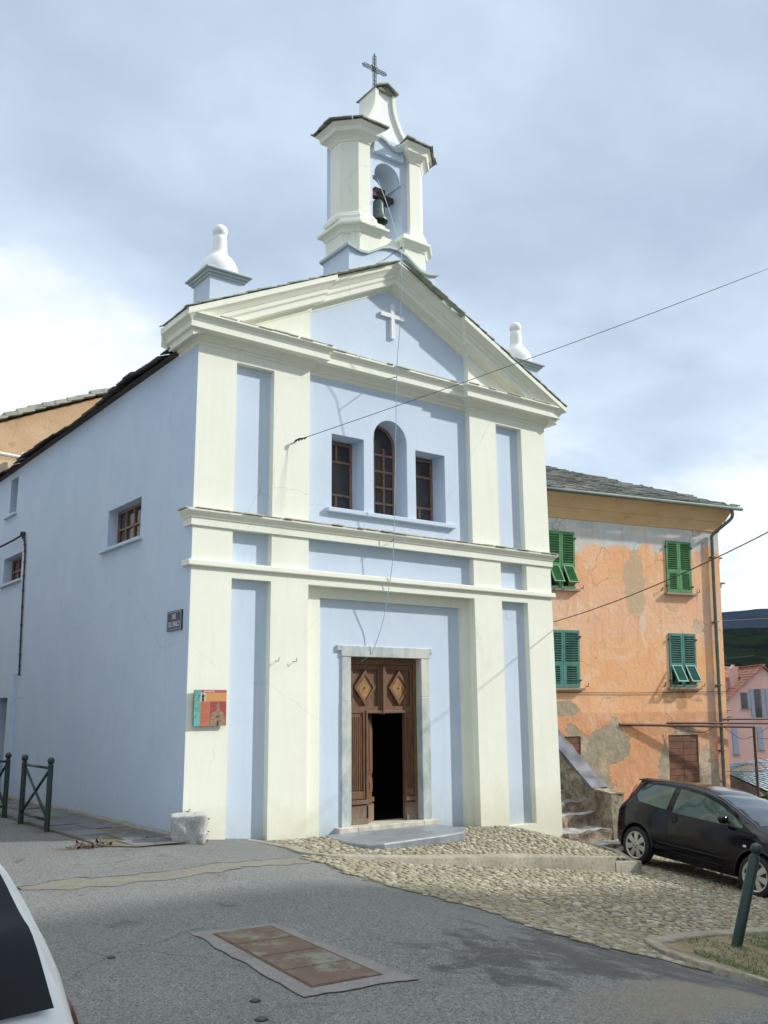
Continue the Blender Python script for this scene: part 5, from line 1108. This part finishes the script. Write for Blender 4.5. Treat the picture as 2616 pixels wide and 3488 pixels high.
# bare patches
c = m.mix(m.rng(m.noise(2.6, 8, .65, None, 1.2), .655, .68), c, (.50, .42, .28))
def hblob(cx, cz, rx, rz):
    a = m.math('MULTIPLY', m.math('SUBTRACT', x_, cx), 1 / rx); b = m.math('MULTIPLY', m.math('SUBTRACT', z_, cz), 1 / rz); return m.rng(m.math('SQRT', m.math('ADD', m.math('MULTIPLY', a, a), m.math('MULTIPLY', b, b))), 1.3, .5)
nn = m.noise(2.6, 8, .62, None, .5)
def masked(bl, col, amp=.9, th=.70, w_=.05, f=1):
    global c
    k = m.rng(m.math('ADD', m.math('MULTIPLY', bl, .55), m.math('MULTIPLY', nn, amp)), th, th + w_); c = m.mix(m.math('MULTIPLY', k, f) if f < 1 else k, c, col)
grey = m.mix(m.rng(m.noise(5, 6, .7), .35, .65), (.28, .235, .155), (.44, .38, .27))
big_ = m.math('MAXIMUM', hblob(-1.62, 1.3, .98, 1.65), m.math('MAXIMUM', hblob(-5.5, 1.4, 1.5, 1.55), m.math('MAXIMUM', hblob(-4.1, 2.35, .85, .5), m.math('MAXIMUM', hblob(-3.9, 2.75, .25, .35), m.math('MAXIMUM', hblob(-5.5, 3.3, .5, .22), hblob(-.85, 1.2, .55, 1.2))))))
masked(big_, grey, .8, .66, .02)
masked(m.math('MAXIMUM', hblob(-2.9, 6.7, .5, 1.3), m.math('MAXIMUM', hblob(-3.1, 6.9, .3, .5), hblob(-.75, 5.55, .28, .3))), (.48, .40, .26), .8, .76, .05, .7)
masked(m.math('MAXIMUM', hblob(-1.55, 3.55, .35, .45), hblob(-2.0, 3.6, .3, .25)), (.40, .20, .09), .8, .78, .1, .6)
# grey-white band under the cornice with a ragged lower edge, and dark streak by the downpipe
band = m.rng(m.math('ADD', z_, m.math('ADD', m.math('MULTIPLY', m.noise(1.3, 5, .55), 1.5), m.math('MULTIPLY', x_, -.06))), 8.60, 8.68); c = m.mix(band, c, m.mix(m.rng(m.noise(1.5, 5), .4, .7), (.56, .57, .53), (.68, .70, .68)))
sidem = m.math('MULTIPLY', m.rng(m.math('ABSOLUTE', m.math('ADD', x_, .40)), .32, .05), m.rng(m.noise(1.2, 5, .6, None, 0, (1, 1, .5)), .42, .6)); c = m.mix(m.math('MULTIPLY', sidem, .6), c, (.38, .36, .38))
rain = m.math('MULTIPLY', m.rng(m.noise(4, 6, .7, None, .1, (1.5, 1, .16)), .5, .7), .35); c = m.mix(rain, c, (.50, .30, .17))
blo = m.rng(m.noise(.8, 8, .7, None, .6), .50, .66); c = m.mix(m.math('MULTIPLY', blo, .5), c, (.88, .64, .44)); blo2 = m.rng(m.noise(1.5, 9, .75, None, 1.0), .58, .64); c = m.mix(m.math('MULTIPLY', blo2, .75), c, (.60, .40, .25)); vk = m.n('ShaderNodeTexVoronoi', feature='DISTANCE_TO_EDGE'); vk.inputs['Scale'].default_value = 1.1; wk_ = m.n('ShaderNodeMixRGB'); wk_.inputs[0].default_value = .3; nk = m.n('ShaderNodeTexNoise'); nk.inputs['Scale'].default_value = 2.4; nk.inputs['Detail'].default_value = 8; m.l(m.tc.outputs['Object'], nk.inputs['Vector']); m.l(m.tc.outputs['Object'], wk_.inputs[1]); m.l(nk.outputs['Color'], wk_.inputs[2]); m.l(wk_.outputs[0], vk.inputs['Vector']); ckk = m.math('MULTIPLY', m.rng(vk.outputs['Distance'], .012, .004), m.rng(m.noise(.9, 3, .5), .5, .56)); c = m.mix(m.math('MULTIPLY', ckk, .6), c, (.30, .20, .12))
m.col(c); m.rough(.92); m.bump(m.math('ADD', m.noise(9, 7, .62), m.math('MULTIPLY', m.rng(m.math('ADD', m.math('MULTIPLY', big_, .55), m.math('MULTIPLY', nn, .8)), .655, .675), -2.5)), .5, .03); M['orange'] = m.mat
m = NT('ochre_cornice'); c = m.mix(m.rng(m.noise(1.4, 6, .6, None, 0, (1, 1, 2)), .35, .7), (.70, .47, .24), (.60, .38, .18)); c = m.mix(m.rng(m.noise(3.2, 7, .7), .60, .72), c, (.33, .19, .09)); m.col(c); m.rough(.9); m.bump(m.noise(30, 5), .3, .01); M['ochre'] = m.mat
CW = .32
wins = [(-1.71, -.78, 3.22, 4.70, 'g', False), (-5.80, -4.88, 3.16, 4.71, 'g', True), (-1.715, -.745, .57, 2.05, 't', True), (-5.83, -4.77, .55, 2.04, 't', False), (-1.84, -.78, -2.35, -.74, 'b', False), (-5.82, -4.76, -2.35, -.71, 'b', False)]
mb = MB(); xs = sorted({-13.0, CW} | {w_[0] for w_ in wins} | {w_[1] for w_ in wins}); zs = sorted({-5.5, 5.15} | {w_[2] for w_ in wins} | {w_[3] for w_ in wins})
def hs(i, j):
    cx, cz = (xs[i] + xs[i + 1]) / 2, (zs[j] + zs[j + 1]) / 2
    return not any(a < cx < b and c0 < cz < d for a, b, c0, d, _, _ in wins)
mb.plate(xs, zs, hs, 0, .4); mb.box(-13, CW - .0, .4, 8.0, -5.5, 5.15); 
hp(mb, 'wall', M['orange'])
for (a, z) in ((-13, 5.08), ):
    mb = MB(); mb.sweep([(CW, 8.0), (CW, 0), (-13, 0)], [(0, 5.07), (.035, 5.09), (.04, 5.14), (.08, 5.25), (.10, 5.33), (.11, 5.36), (.15, 5.38), (.17, 5.43), (.25, 5.60), (.32, 5.70), (.34, 5.73), (0, 5.76)]); hp(mb, 'cornice', M['ochre'])
# roof: hipped, slate
e0 = .46; zr0 = 5.76; rise = .455
class _C: pass
mb = MB(); rn2 = random.Random(12); apex_u = CW + e0 - 4.4
slates(mb, (-8.2, -e0, zr0), (1, 0, 0), (0, math.cos(math.atan(rise)), math.sin(math.atan(rise))), 8.2 + CW + e0, 4.8, .40, .21, .030, rn2, 1.5, .05, lambda u, v: (-8.2 + u) < CW + e0 - v * math.cos(math.atan(rise)) * 1.0 - .05, .05)
slates(mb, (CW + e0, -e0, zr0), (0, 1, 0), (-math.cos(math.atan(rise)), 0, math.sin(math.atan(rise))), 8.9, 4.8, .22, .2, .022, rn2, 1.3, .03, lambda u, v: u > v * .93 + .12 and u < 8.9 - v * .93, .03)
for k in range(16): x0 = -8.2 + k * .30; mb.box(x0, x0 + .28, 3.88, 4.16, zr0 + 1.97 + rn2.uniform(0, .05), zr0 + 2.06 + rn2.uniform(0, .03)) if x0 < -3.4 else None
hp(mb, 'roof', M['slate'], fix=False)
mb = MB(); mb.prism([(-e0 - .04, zr0 - .04), (4.0, zr0 + 1.98), (8.4, zr0 - .04)], -13, apex_u, lambda u, v, t: (t, u, v)); mb.add([(apex_u, -e0 + .05, zr0 - .02), (apex_u, 8.4, zr0 - .02), (apex_u, 4.0, zr0 + 1.98), (CW + e0 - .05, -e0 + .05, zr0 - .02), (CW + e0 - .05, 8.4, zr0 - .02)], [(0, 3, 2), (3, 4, 2), (4, 1, 2), (0, 1, 4, 3)]); hp(mb, 'roof_boards', M['slate_dark'])
zinc = simple('green_zinc', (.095, .125, .105), .6, .0, .3, 6)
mb = MB(); mb.tube([(-13, -e0 - .06, zr0 - .03), (CW + e0 + .02, -e0 - .06, zr0 - .03)], .055, 10); hp(mb, 'gutter', zinc, smooth=True)
mb = MB(); mb.tube(smoothpts([(.42, -e0 - .05, 5.68), (.41, -e0 - .03, 5.45), (.2, -.3, 5.2), (.02, -.09, 4.98), (.0, -.08, 4.8)], 4) + [Vector((-.01, -.08, 3.5)), Vector((.0, -.08, 0)), Vector((.03, -.08, -3.2))], .05, 10); 
for z in (4.3, 2.4, .6, -1.2): mb.box(-.07, .06, -.14, -.0, z, z + .03)
hp(mb, 'downpipe', zinc, smooth=True, angle=50)
grn = simple('green_shutter_paint', (.07, .25, .09), .55, 0, .25, 5); teal_ = simple('teal_shutter_paint', (.06, .225, .18), .55, 0, .25, 5); brn = simple('brown_shutter_boards', (.17, .07, .035), .6, 0, .35, 6)
sill_m = simple('sill_slate', (.30, .24, .17), .8, 0, .2)
for (x0, x1, z0, z1, kind, opn) in wins:
    wd = thing('window', None, None); wd.parent = oh
    mb = MB(); mb.box(x0 - .02, x1 + .02, .30, .34, z0 - .02, z1 + .02); hp(mb, 'pane', M['pane'], wd)
    if kind != 'b': mb = MB(); mb.box(x0 - .09, x1 + .10, -.12, .2, z0 - .085, z0 - .02); hp(mb, 'sill', sill_m, wd, bevel=.01)
    xm = (x0 + x1) / 2; mat = {'g': grn, 't': teal_, 'b': brn}[kind]
    for (a, b) in ((x0 + .005, xm - .006), (xm + .006, x1 - .005)):
        if kind == 'b':
            mb = MB(); n_ = 9
            for k in range(n_): za, zb = z0 + (z1 - z0) * k / n_, z0 + (z1 - z0) * (k + 1) / n_ - .012; mb.box(a, b, .02, .055 + .0, za, zb)
            mb.box(a, b, .056, .07, z0, z1); hp(mb, 'shutter', mat, wd, bevel=.004); continue
        zf = z0 + (z1 - z0) * .40; fr_ = .055; y0, y1 = -.035, .005
        mb = MB()
        mb.box(a, a + fr_, y0, y1, z0, z1); mb.box(b - fr_, b, y0, y1, z0, z1); mb.box(a + fr_, b - fr_, y0, y1, z1 - fr_, z1); mb.box(a + fr_, b - fr_, y0, y1, zf, zf + .07); mb.box(a + fr_, b - fr_, y0, y1, z0, z0 + fr_)
        n_ = 12
        for k in range(n_):
            zc_ = zf + .07 + (z1 - fr_ - zf - .07) * (k + .5) / n_; Ms = Matrix.Translation((0, -.015, zc_)) @ Matrix.Rotation(R(-38), 4, 'X'); mb.box(a + fr_, b - fr_, -.032, .032, -.005, .005, 0, Ms)
        sh = hp(mb, 'shutter', mat, wd)
        ang = R(30) if opn else 0
        Mf = Matrix.Translation((0, -.015, zf)) @ Matrix.Rotation(-ang, 4, 'X'); hgt = zf - z0 - fr_; fa, fb = a + fr_ + .004, b - fr_ - .004
        mb = MB(); f2 = .035
        mb.box(fa, fa + f2, -.018, .018, -hgt, 0, 0, Mf); mb.box(fb - f2, fb, -.018, .018, -hgt, 0, 0, Mf); mb.box(fa + f2, fb - f2, -.018, .018, -f2, 0, 0, Mf); mb.box(fa + f2, fb - f2, -.018, .018, -hgt, -hgt + f2, 0, Mf)
        for k in range(8): zc_ = -f2 - (hgt - 2 * f2) * (k + .5) / 8; mb.box(fa + f2, fb - f2, -.026, .026, -.0045, .0045, 0, Mf @ Matrix.Translation((0, 0, zc_)) @ Matrix.Rotation(R(-38), 4, 'X'))
        hp(mb, 'flap', mat, sh)
    if kind != 'b':
        mb = MB()
        for x in (x0 - .22, x1 + .22): mb.tube([(x, 0, z0 + .02), (x, -.08, z0 + .02), (x, -.08, z0 + .1)], .012, 5)
        for x in (x0, x1):
            for z in (z0 + .15, z1 - .2): mb.box(x - .03, x + .03, -.06, -.0, z, z + .05)
        hp(mb, 'hinge', M['rust'], wd)
mb = MB(); mb.tube([(-5.6, -.03, .42), (-3, -.03, .40), (CW, -.03, .44)], .008, 5); hp(mb, 'facade_wire', M['rust'])
mb = MB()
for (u, z, s_) in ((CW + .05, 4.3, .10), (CW + .08, 3.55, .13), (CW + .04, 1.1, .08), (CW + .1, -1.0 + .72, .12), (CW + .07, -.1, .10)): mb.box(CW - .02, u + s_, .0, .4, z, z + .05); mb.box(CW - .02, u, .02, .3, z - .12, z - .002)
hp(mb, 'projecting_stone', sill_m, bevel=.02)
# pergola frame
pg = thing('pergola_frame', 'rusty metal pole frame with slack wires beside the orange house', 'pergola', (18.63, 4.414, -HZ0), math.atan2(-.208, .978))
mb = MB(); L = lambda *P: [(x, y, z + HZ0) for x, y, z in P]
mb.tube(L((-3.75, 0, -.43), (.50, -.55, -.55)), .04, 6); mb.build('beam', M['rust'], pg)
mb = MB(); mb.tube(L((.50, -.55, -.52), (.42, -.55, -3.3)), .04, 6); mb.build('post', M['rust'], pg)
mb = MB(); mb.tube(L((-2.1, 0, -.41), (5.5, -.7, -.53)), .035, 6); mb.build('beam', M['rust'], pg)
mb = MB(); mb.tube(L((-.1, 0, -.33), (5.5, .4, -.37)), .035, 6); mb.build('beam', M['rust'], pg)
mb = MB()
for P_ in (((-2.0, -.1, -.5), (-1.2, -.3, -.68), (-.6, -.4, -.5), (0, -.5, -.85), (.5, -.5, -.8), (1.4, -.5, -.45)), ((.5, -.5, -.85), (2.5, -.5, -.95)), ((.45, -.5, -1.35), (1.3, -.5, -1.5), (2.6, -.5, -1.3)), ((-.2, -.1, -1.75), (3, -.5, -1.85)), ((.5, -.5, -1.4), (1.1, -.5, -1.9))): mb.tube(smoothpts(L(*P_), 5), .009, 4)
mb.build('wires', M['rust'], pg)

# ------------------------------------------------------------------ pink house, slate outbuilding
ph = thing('pink_house', 'pink gabled house with blue-grey shutters and red tiled roof far behind at the right', 'house', (83.23, 44.73, -8), math.atan2(-.6, .8))
def pp_b(mb, name, mat, par=None, **k): mb.v = [(x, y, z + 8) for x, y, z in mb.v]; return mb.build(name, mat, par or ph, **k)
pink = simple('pink_render', (.68, .42, .36), .9, 0, .08, .8); tile = slate_mat('red_tiles', (.22, .085, .055), (.42, .19, .12), (.30, .22, .16), .3); bgrey = simple('bluegrey_shutter', (.30, .35, .42), .7, 0, .12)
mb = MB(); mb.prism([(-2.6, -8), (6.8, -8), (6.8, .0), (2.1, 3.98), (-2.6, .0)], 0, 9, xyz); pp_b(mb, 'wall', pink)
mb = MB(); mb.prism([(-9, -8), (2, -8), (2, 3.0), (-9, 3.0)], 3, 10, xyz); pp_b(mb, 'wing_wall', pink)
rr = random.Random(3); mb = MB(); an = math.atan(.85)
slates(mb, (-2.9, -.35, -.2), (0, 1, 0), (math.cos(an), 0, math.sin(an)), 9, 6.6, .3, .45, .05, rr, 1.4, 0, None, .1)
slates(mb, (7.1, -.35, -.2), (0, 1, 0), (-math.cos(an), 0, math.sin(an)), 9, 6.6, .3, .45, .05, rr, 1.4, 0, None, .1)
slates(mb, (-9, 2.7, 3.0), (1, 0, 0), (0, .94, .34), 11.2, 3.5, .3, .45, .05, rr, 1.4, 0, None, .1); pp_b(mb, 'roof', tile, fix=False)
mb = MB(); mb.box(-.45, .25, 2.0, 2.7, 1.5, 3.9); mb.box(-.5, .3, 1.95, 2.75, 3.9, 4.0); mb.prism([(-.4, 4.0), (.2, 4.0), (-.1, 4.4)], 2.0, 2.7, xyz); pp_b(mb, 'chimney', pink)
for (x0, x1, z0, z1, sh) in ((-.42, .22, -.18, 1.44, [(.28, .62)]), (.98, 1.62, -1.08, 1.80, [(.58, .92), (1.68, 2.0)]), (2.6, 3.2, -1.08, 1.80, [(2.16, 2.5), (3.26, 3.6)]), (-1.62, -1.1, -4.7, -2.16, [(-1.62, -1.1)]), (.94, 1.48, -4.3, -2.0, [(.94, 1.48)])):
    wd = thing('window', None, None); wd.parent = ph; wd.location = (0, 0, 0)
    mb = MB(); mb.box(x0 - .05, x1 + .05, -.02, .02, z0 - .05, z1 + .05); pp_b(mb, 'frame', simple('pale_trim', (.5, .38, .33)), wd); mb = MB(); mb.box(x0, x1, -.035, -.022, z0, z1); pp_b(mb, 'pane', M['pane'], wd)
    mb = MB(); mb.box(x0 - .12, x1 + .12, -.16, .0, z0 - .12, z0 - .05); pp_b(mb, 'sill', sill_m, wd)
    for (a, b) in sh: mb = MB(); mb.box(a, b, -.10, -.04, z0, z1 + .02); mb.box(a + .04, b - .04, -.115, -.10, z0 + .08, (z0 + z1) / 2 - .03); mb.box(a + .04, b - .04, -.115, -.10, (z0 + z1) / 2 + .03, z1 - .06); pp_b(mb, 'shutter', bgrey, wd)
tag(ph, 'pink gabled house with blue-grey shutters and red tiled roof far behind at the right', 'house')
mb = MB(); mb.tube([(75.6, 41.5, 4.1), (75.6, 41.5, 4.9)], .04, 5); mb.tube([(74.3, 42.4, 4.45), (77.9, 39.9, 4.85)], .03, 4); mb.tube([(74.8, 42.0, 4.15), (76.3, 41.0, 4.0)], .03, 4)
for k in range(7): p = Vector((75.0, 41.9, 4.53)).lerp(Vector((77.6, 40.1, 4.82)), k / 6); mb.tube([p - Vector((.15, .2, .0)), p + Vector((.15, .2, 0))], .02, 4)
tag(mb.build('antenna', M['iron'], None), 'thin television aerial rising between the orange house and the pink house', 'aerial')
sr = thing('outbuilding', 'low outbuilding with a grey slate roof in front of the pink house', 'outbuilding', (52, 24, -9))
TL, TR_, BL, BR = Vector(((54.65, 28.85, -4.02))), Vector(((60.12, 27.19, -3.62))), Vector(((51.06, 26.48, -4.19))), Vector(((48.86, 20.81, -5.5)))
mb = MB(); n_u, n_v = 30, 16; r5 = random.Random(8)
for j in range(n_v):
    for i in range(n_u):
        u0, u1, v0, v1 = (i + (j % 2) * .5) / n_u, (i + .95 + (j % 2) * .5) / n_u, j / n_v, (j + 1.25) / n_v
        q = lambda u, v, h: BL.lerp(BR, u).lerp(TL.lerp(TR_, u), v) + Vector((0, 0, h)) - Vector((52, 24, -9)); d = r5.uniform(0, .03)
        t = [q(u0, v0, .10 + d), q(u1, v0, .10 + d), q(u1, v1, .02), q(u0, v1, .02)]; b = [p - Vector((0, 0, .04)) for p in t]; mb.add(t + b, [(0, 1, 2, 3), (7, 6, 5, 4), (0, 4, 5, 1), (1, 5, 6, 2), (2, 6, 7, 3), (3, 7, 4, 0)])
mb.build('roof', slate_mat('blue_slates', (.20, .25, .27), (.34, .39, .41), None, .4), sr, fix=False)
mb = MB(); o_ = Vector((52, 24, -9)); q = [BL - o_, BR - o_, TR_ - o_, TL - o_]; mb.add([p - Vector((0, 0, .06)) for p in q] + [Vector((p.x, p.y, -3)) for p in q], [(0, 1, 2, 3), (0, 4, 5, 1), (1, 5, 6, 2), (2, 6, 7, 3), (3, 7, 4, 0)]); mb.build('wall', simple('brown_rubble', (.12, .075, .05), .95, 0, .4, 2), sr)
lw = thing('retaining_wall', 'low brown rubble wall overgrown with weeds beyond the parked cars', 'wall', (40, 18.5, -6))
mb = MB(); mb.prism([(35.0, 24.2), (48.5, 14.0), (49, 14.6), (35.5, 24.8)], -7, -4.75, plan); mb.v = [(x - 40, y - 18.5, z + 6) for x, y, z in mb.v]; mb.build('wall', M['oldwall'], lw)
r6 = random.Random(2); mb = MB()
for i in range(2600):
    t = r6.random(); p = Vector((34.8, 23.9, -4.8)).lerp(Vector((48.5, 13.6, -4.8)), t) + Vector((r6.uniform(-.4, .6), r6.uniform(-.4, .6), r6.random() ** 2 * .75 * (.5 + noise.noise((t * 9, 0, 0))) - .25)); s_ = r6.uniform(.05, .13)
    q = Matrix.Rotation(r6.uniform(0, 6.28), 3, 'Z') @ Matrix.Rotation(r6.uniform(-1, 1), 3, 'X'); mb.face([p + q @ Vector(v) for v in ((0, 0, 0), (s_, s_, 0), (0, s_ * 2, 0), (-s_, s_, 0))])
tag(mb.build('hedge', simple('weed_green', (.07, .13, .035), .7, 0, .5, 3), None, fix=False), 'green weeds growing over the low rubble wall', 'weeds', kind='stuff')

# ------------------------------------------------------------------ ochre building behind the chapel
ob = thing('ochre_building', 'ochre rendered building with a stone-edged gable behind the chapel roof at the left', 'house', (2, 13, -1.6))
def obp(mb, name, mat): mb.v = [(x - 2, y - 13, z + 1.6) for x, y, z in mb.v]; return mb.build(name, mat, ob)
m = NT('ochre_render'); P = m.geo.outputs['Position']; c = m.mix(m.rng(m.noise(1.1, 7, .65, P), .35, .65), (.52, .32, .165), (.62, .43, .27)); c = m.mix(m.rng(m.noise(3, 6, .7, P), .55, .75), c, (.40, .25, .13)); c = m.mix(m.rng(m.sepx(P)[2], 6.45, 6.4), c, (.66, .52, .38)); m.col(c); m.rough(.92); m.bump(m.noise(15, 6, .7, P), .5, .03)
mb = MB(); mb.prism([(-.6, -1.6), (-.6, 6.85), (4.6, 9.26), (9.8, 6.85), (9.8, -1.6)], 13, 22, xyz); obp(mb, 'wall', m.mat)
mb = MB(); r7 = random.Random(4); an = math.atan(.465)
for sg_, x0 in ((1, -.9), (-1, 10.1)):
    slates(mb, (x0, 12.8, 6.74), (0, 1, 0), (sg_ * math.cos(an), 0, math.sin(an)), 9.2, 6.1, .4, .35, .10, r7, 1.25, 0, None, .06)
obp(mb, 'roof', slate_mat('pale_verge_stone', (.24, .25, .20), (.36, .37, .31), (.20, .22, .15)))
mb = MB(); mb.tube([(-.6, 12.75, 6.56), (1.22, 12.75, 6.48)], .05, 8); mb.box(1.12, 1.2, 12.72, 12.8, 6.5, 6.62); obp(mb, 'gutter', M['white'])

# ------------------------------------------------------------------ building across the square (out of the photo, its shade falls on the foreground)
bb = thing('house', 'tall pale rendered house across the square', 'house', (18, -22, -2))
mb = MB(); mb.box(-16, 18, -6, 7.2, -3, 14.0); mb.v = [tuple(v) for v in mb.v]; mb.build('wall', simple('beige_render', (.62, .60, .55), .9, 0, .1, 1), bb)
mb = MB(); mb.prism([(-6.4, 14.0), (.6, 17.0), (7.5, 14.0)], -16.4, 18.4, lambda u, v, t: (t, u, v)); mb.build('roof', M['slate_dark'], bb)
mb = MB()
for i in range(7):
    for j in range(3): mb.box(-13.5 + 4.6 * i, -12.4 + 4.6 * i, 7.18, 7.26, 1.4 + 3.6 * j, 3.1 + 3.6 * j)
mb.build('windows', M['pane'], bb)

b3 = thing('house', 'rendered house on the far side of the narrow street', 'house', (-8, 8, -2))
mb = MB(); mb.box(-5, 3.3, -9, 16, -1, 8.6); mb.build('wall', simple('grey_render', (.50, .50, .48), .9, 0, .1, 1), b3)
mb = MB(); mb.prism([(-5.4, 8.6), (-1, 10.5), (3.8, 8.6)], -9.4, 16.4, xyz); mb.build('roof', M['slate_dark'], b3)
mb = MB()
for i in range(5):
    for j in range(3): mb.box(3.28, 3.36, -7.5 + 4.8 * i, -6.4 + 4.8 * i, 1.2 + 3.4 * j, 2.9 + 3.4 * j)
mb.build('windows', M['pane'], b3)

# ------------------------------------------------------------------ hills
def polar(name, az0, az1, r0, r1, hf, mat, na=160, nr=24):
    mb = MB()
    for i in range(na + 1):
        az = R(az0 + (az1 - az0) * i / na)
        for j in range(nr + 1):
            r_ = r0 + (r1 - r0) * j / nr; x, y = -5.4 + r_ * math.sin(az), -11.5 + r_ * math.cos(az); mb.v.append((x, y, hf(x, y, j / nr, math.degrees(az))))
    for i in range(na):
        for j in range(nr): k = i * (nr + 1) + j; mb.f.append((k, k + 1, k + nr + 2, k + nr + 1)); mb.m.append(0)
    return mb.build(name, mat, None, True, fix=False)
def fb(x, y, f, o=5): return noise.fractal((x * f, y * f, 2.2), 1.0, 2.0, o)
m = NT('forest_hill'); P = m.geo.outputs['Position']; c = m.mix(m.rng(m.noise(.035, 8, .7, P), .4, .62), (.004, .007, .003), (.016, .024, .008)); c = m.mix(m.rng(m.noise(.012, 5, .6, P), .55, .65), c, (.045, .052, .02)); m.col(c); m.rough(1); m.b.inputs['Specular IOR Level'].default_value = 0; m.bump(m.noise(.12, 6, .7, P), 1, 6)
tag(polar('wooded_hill', 25, 95, 350, 900, lambda x, y, t, a: -25 + 83 * min(1, t * 1.25) + 5 * fb(x, y, .008) * t + 2.5 * abs(noise.noise((x * .08, y * .08, 0))) - 60 * max(0, t - .85) * 3, m.mat, 340, 60), 'dark wooded hillside below the mountain', None, kind='structure')
m = NT('mountain'); P = m.geo.outputs['Position']; c = m.mix(m.rng(m.noise(.004, 8, .65, P), .4, .62), (.006, .010, .010), (.016, .022, .018)); m.col(c); m.rough(1); m.b.inputs['Specular IOR Level'].default_value = 0; m.bump(m.noise(.02, 6, .7, P), 1, 30)
tag(polar('mountain', 20, 100, 1500, 4200, lambda x, y, t, a: -30 + (385 * min(1, t * 1.15) ** 1.2) * (1 + .10 * math.sin((a - 57) * .14)) + 60 * fb(x, y, .0011) * t - 400 * max(0, t - .88) * 4, m.mat, 220, 50), 'blue hazy mountain ridge behind the pink house', None, kind='structure')

# ------------------------------------------------------------------ air
hm = bpy.data.materials.new('haze_air'); hm.use_nodes = True; ht = hm.node_tree; ht.nodes.clear(); ho = ht.nodes.new('ShaderNodeOutputMaterial'); hv = ht.nodes.new('ShaderNodeVolumePrincipled')
hv.inputs['Color'].default_value = (.36, .54, 1.0, 1); hv.inputs['Density'].default_value = .00003; hv.inputs['Anisotropy'].default_value = 0; ht.links.new(hv.outputs[0], ho.inputs['Volume'])
mb = MB(); mb.box(-4300, 4300, -4300, 4300, -480, 620); tag(mb.build('haze', hm, None), 'thin blue mountain haze', None, kind='stuff')
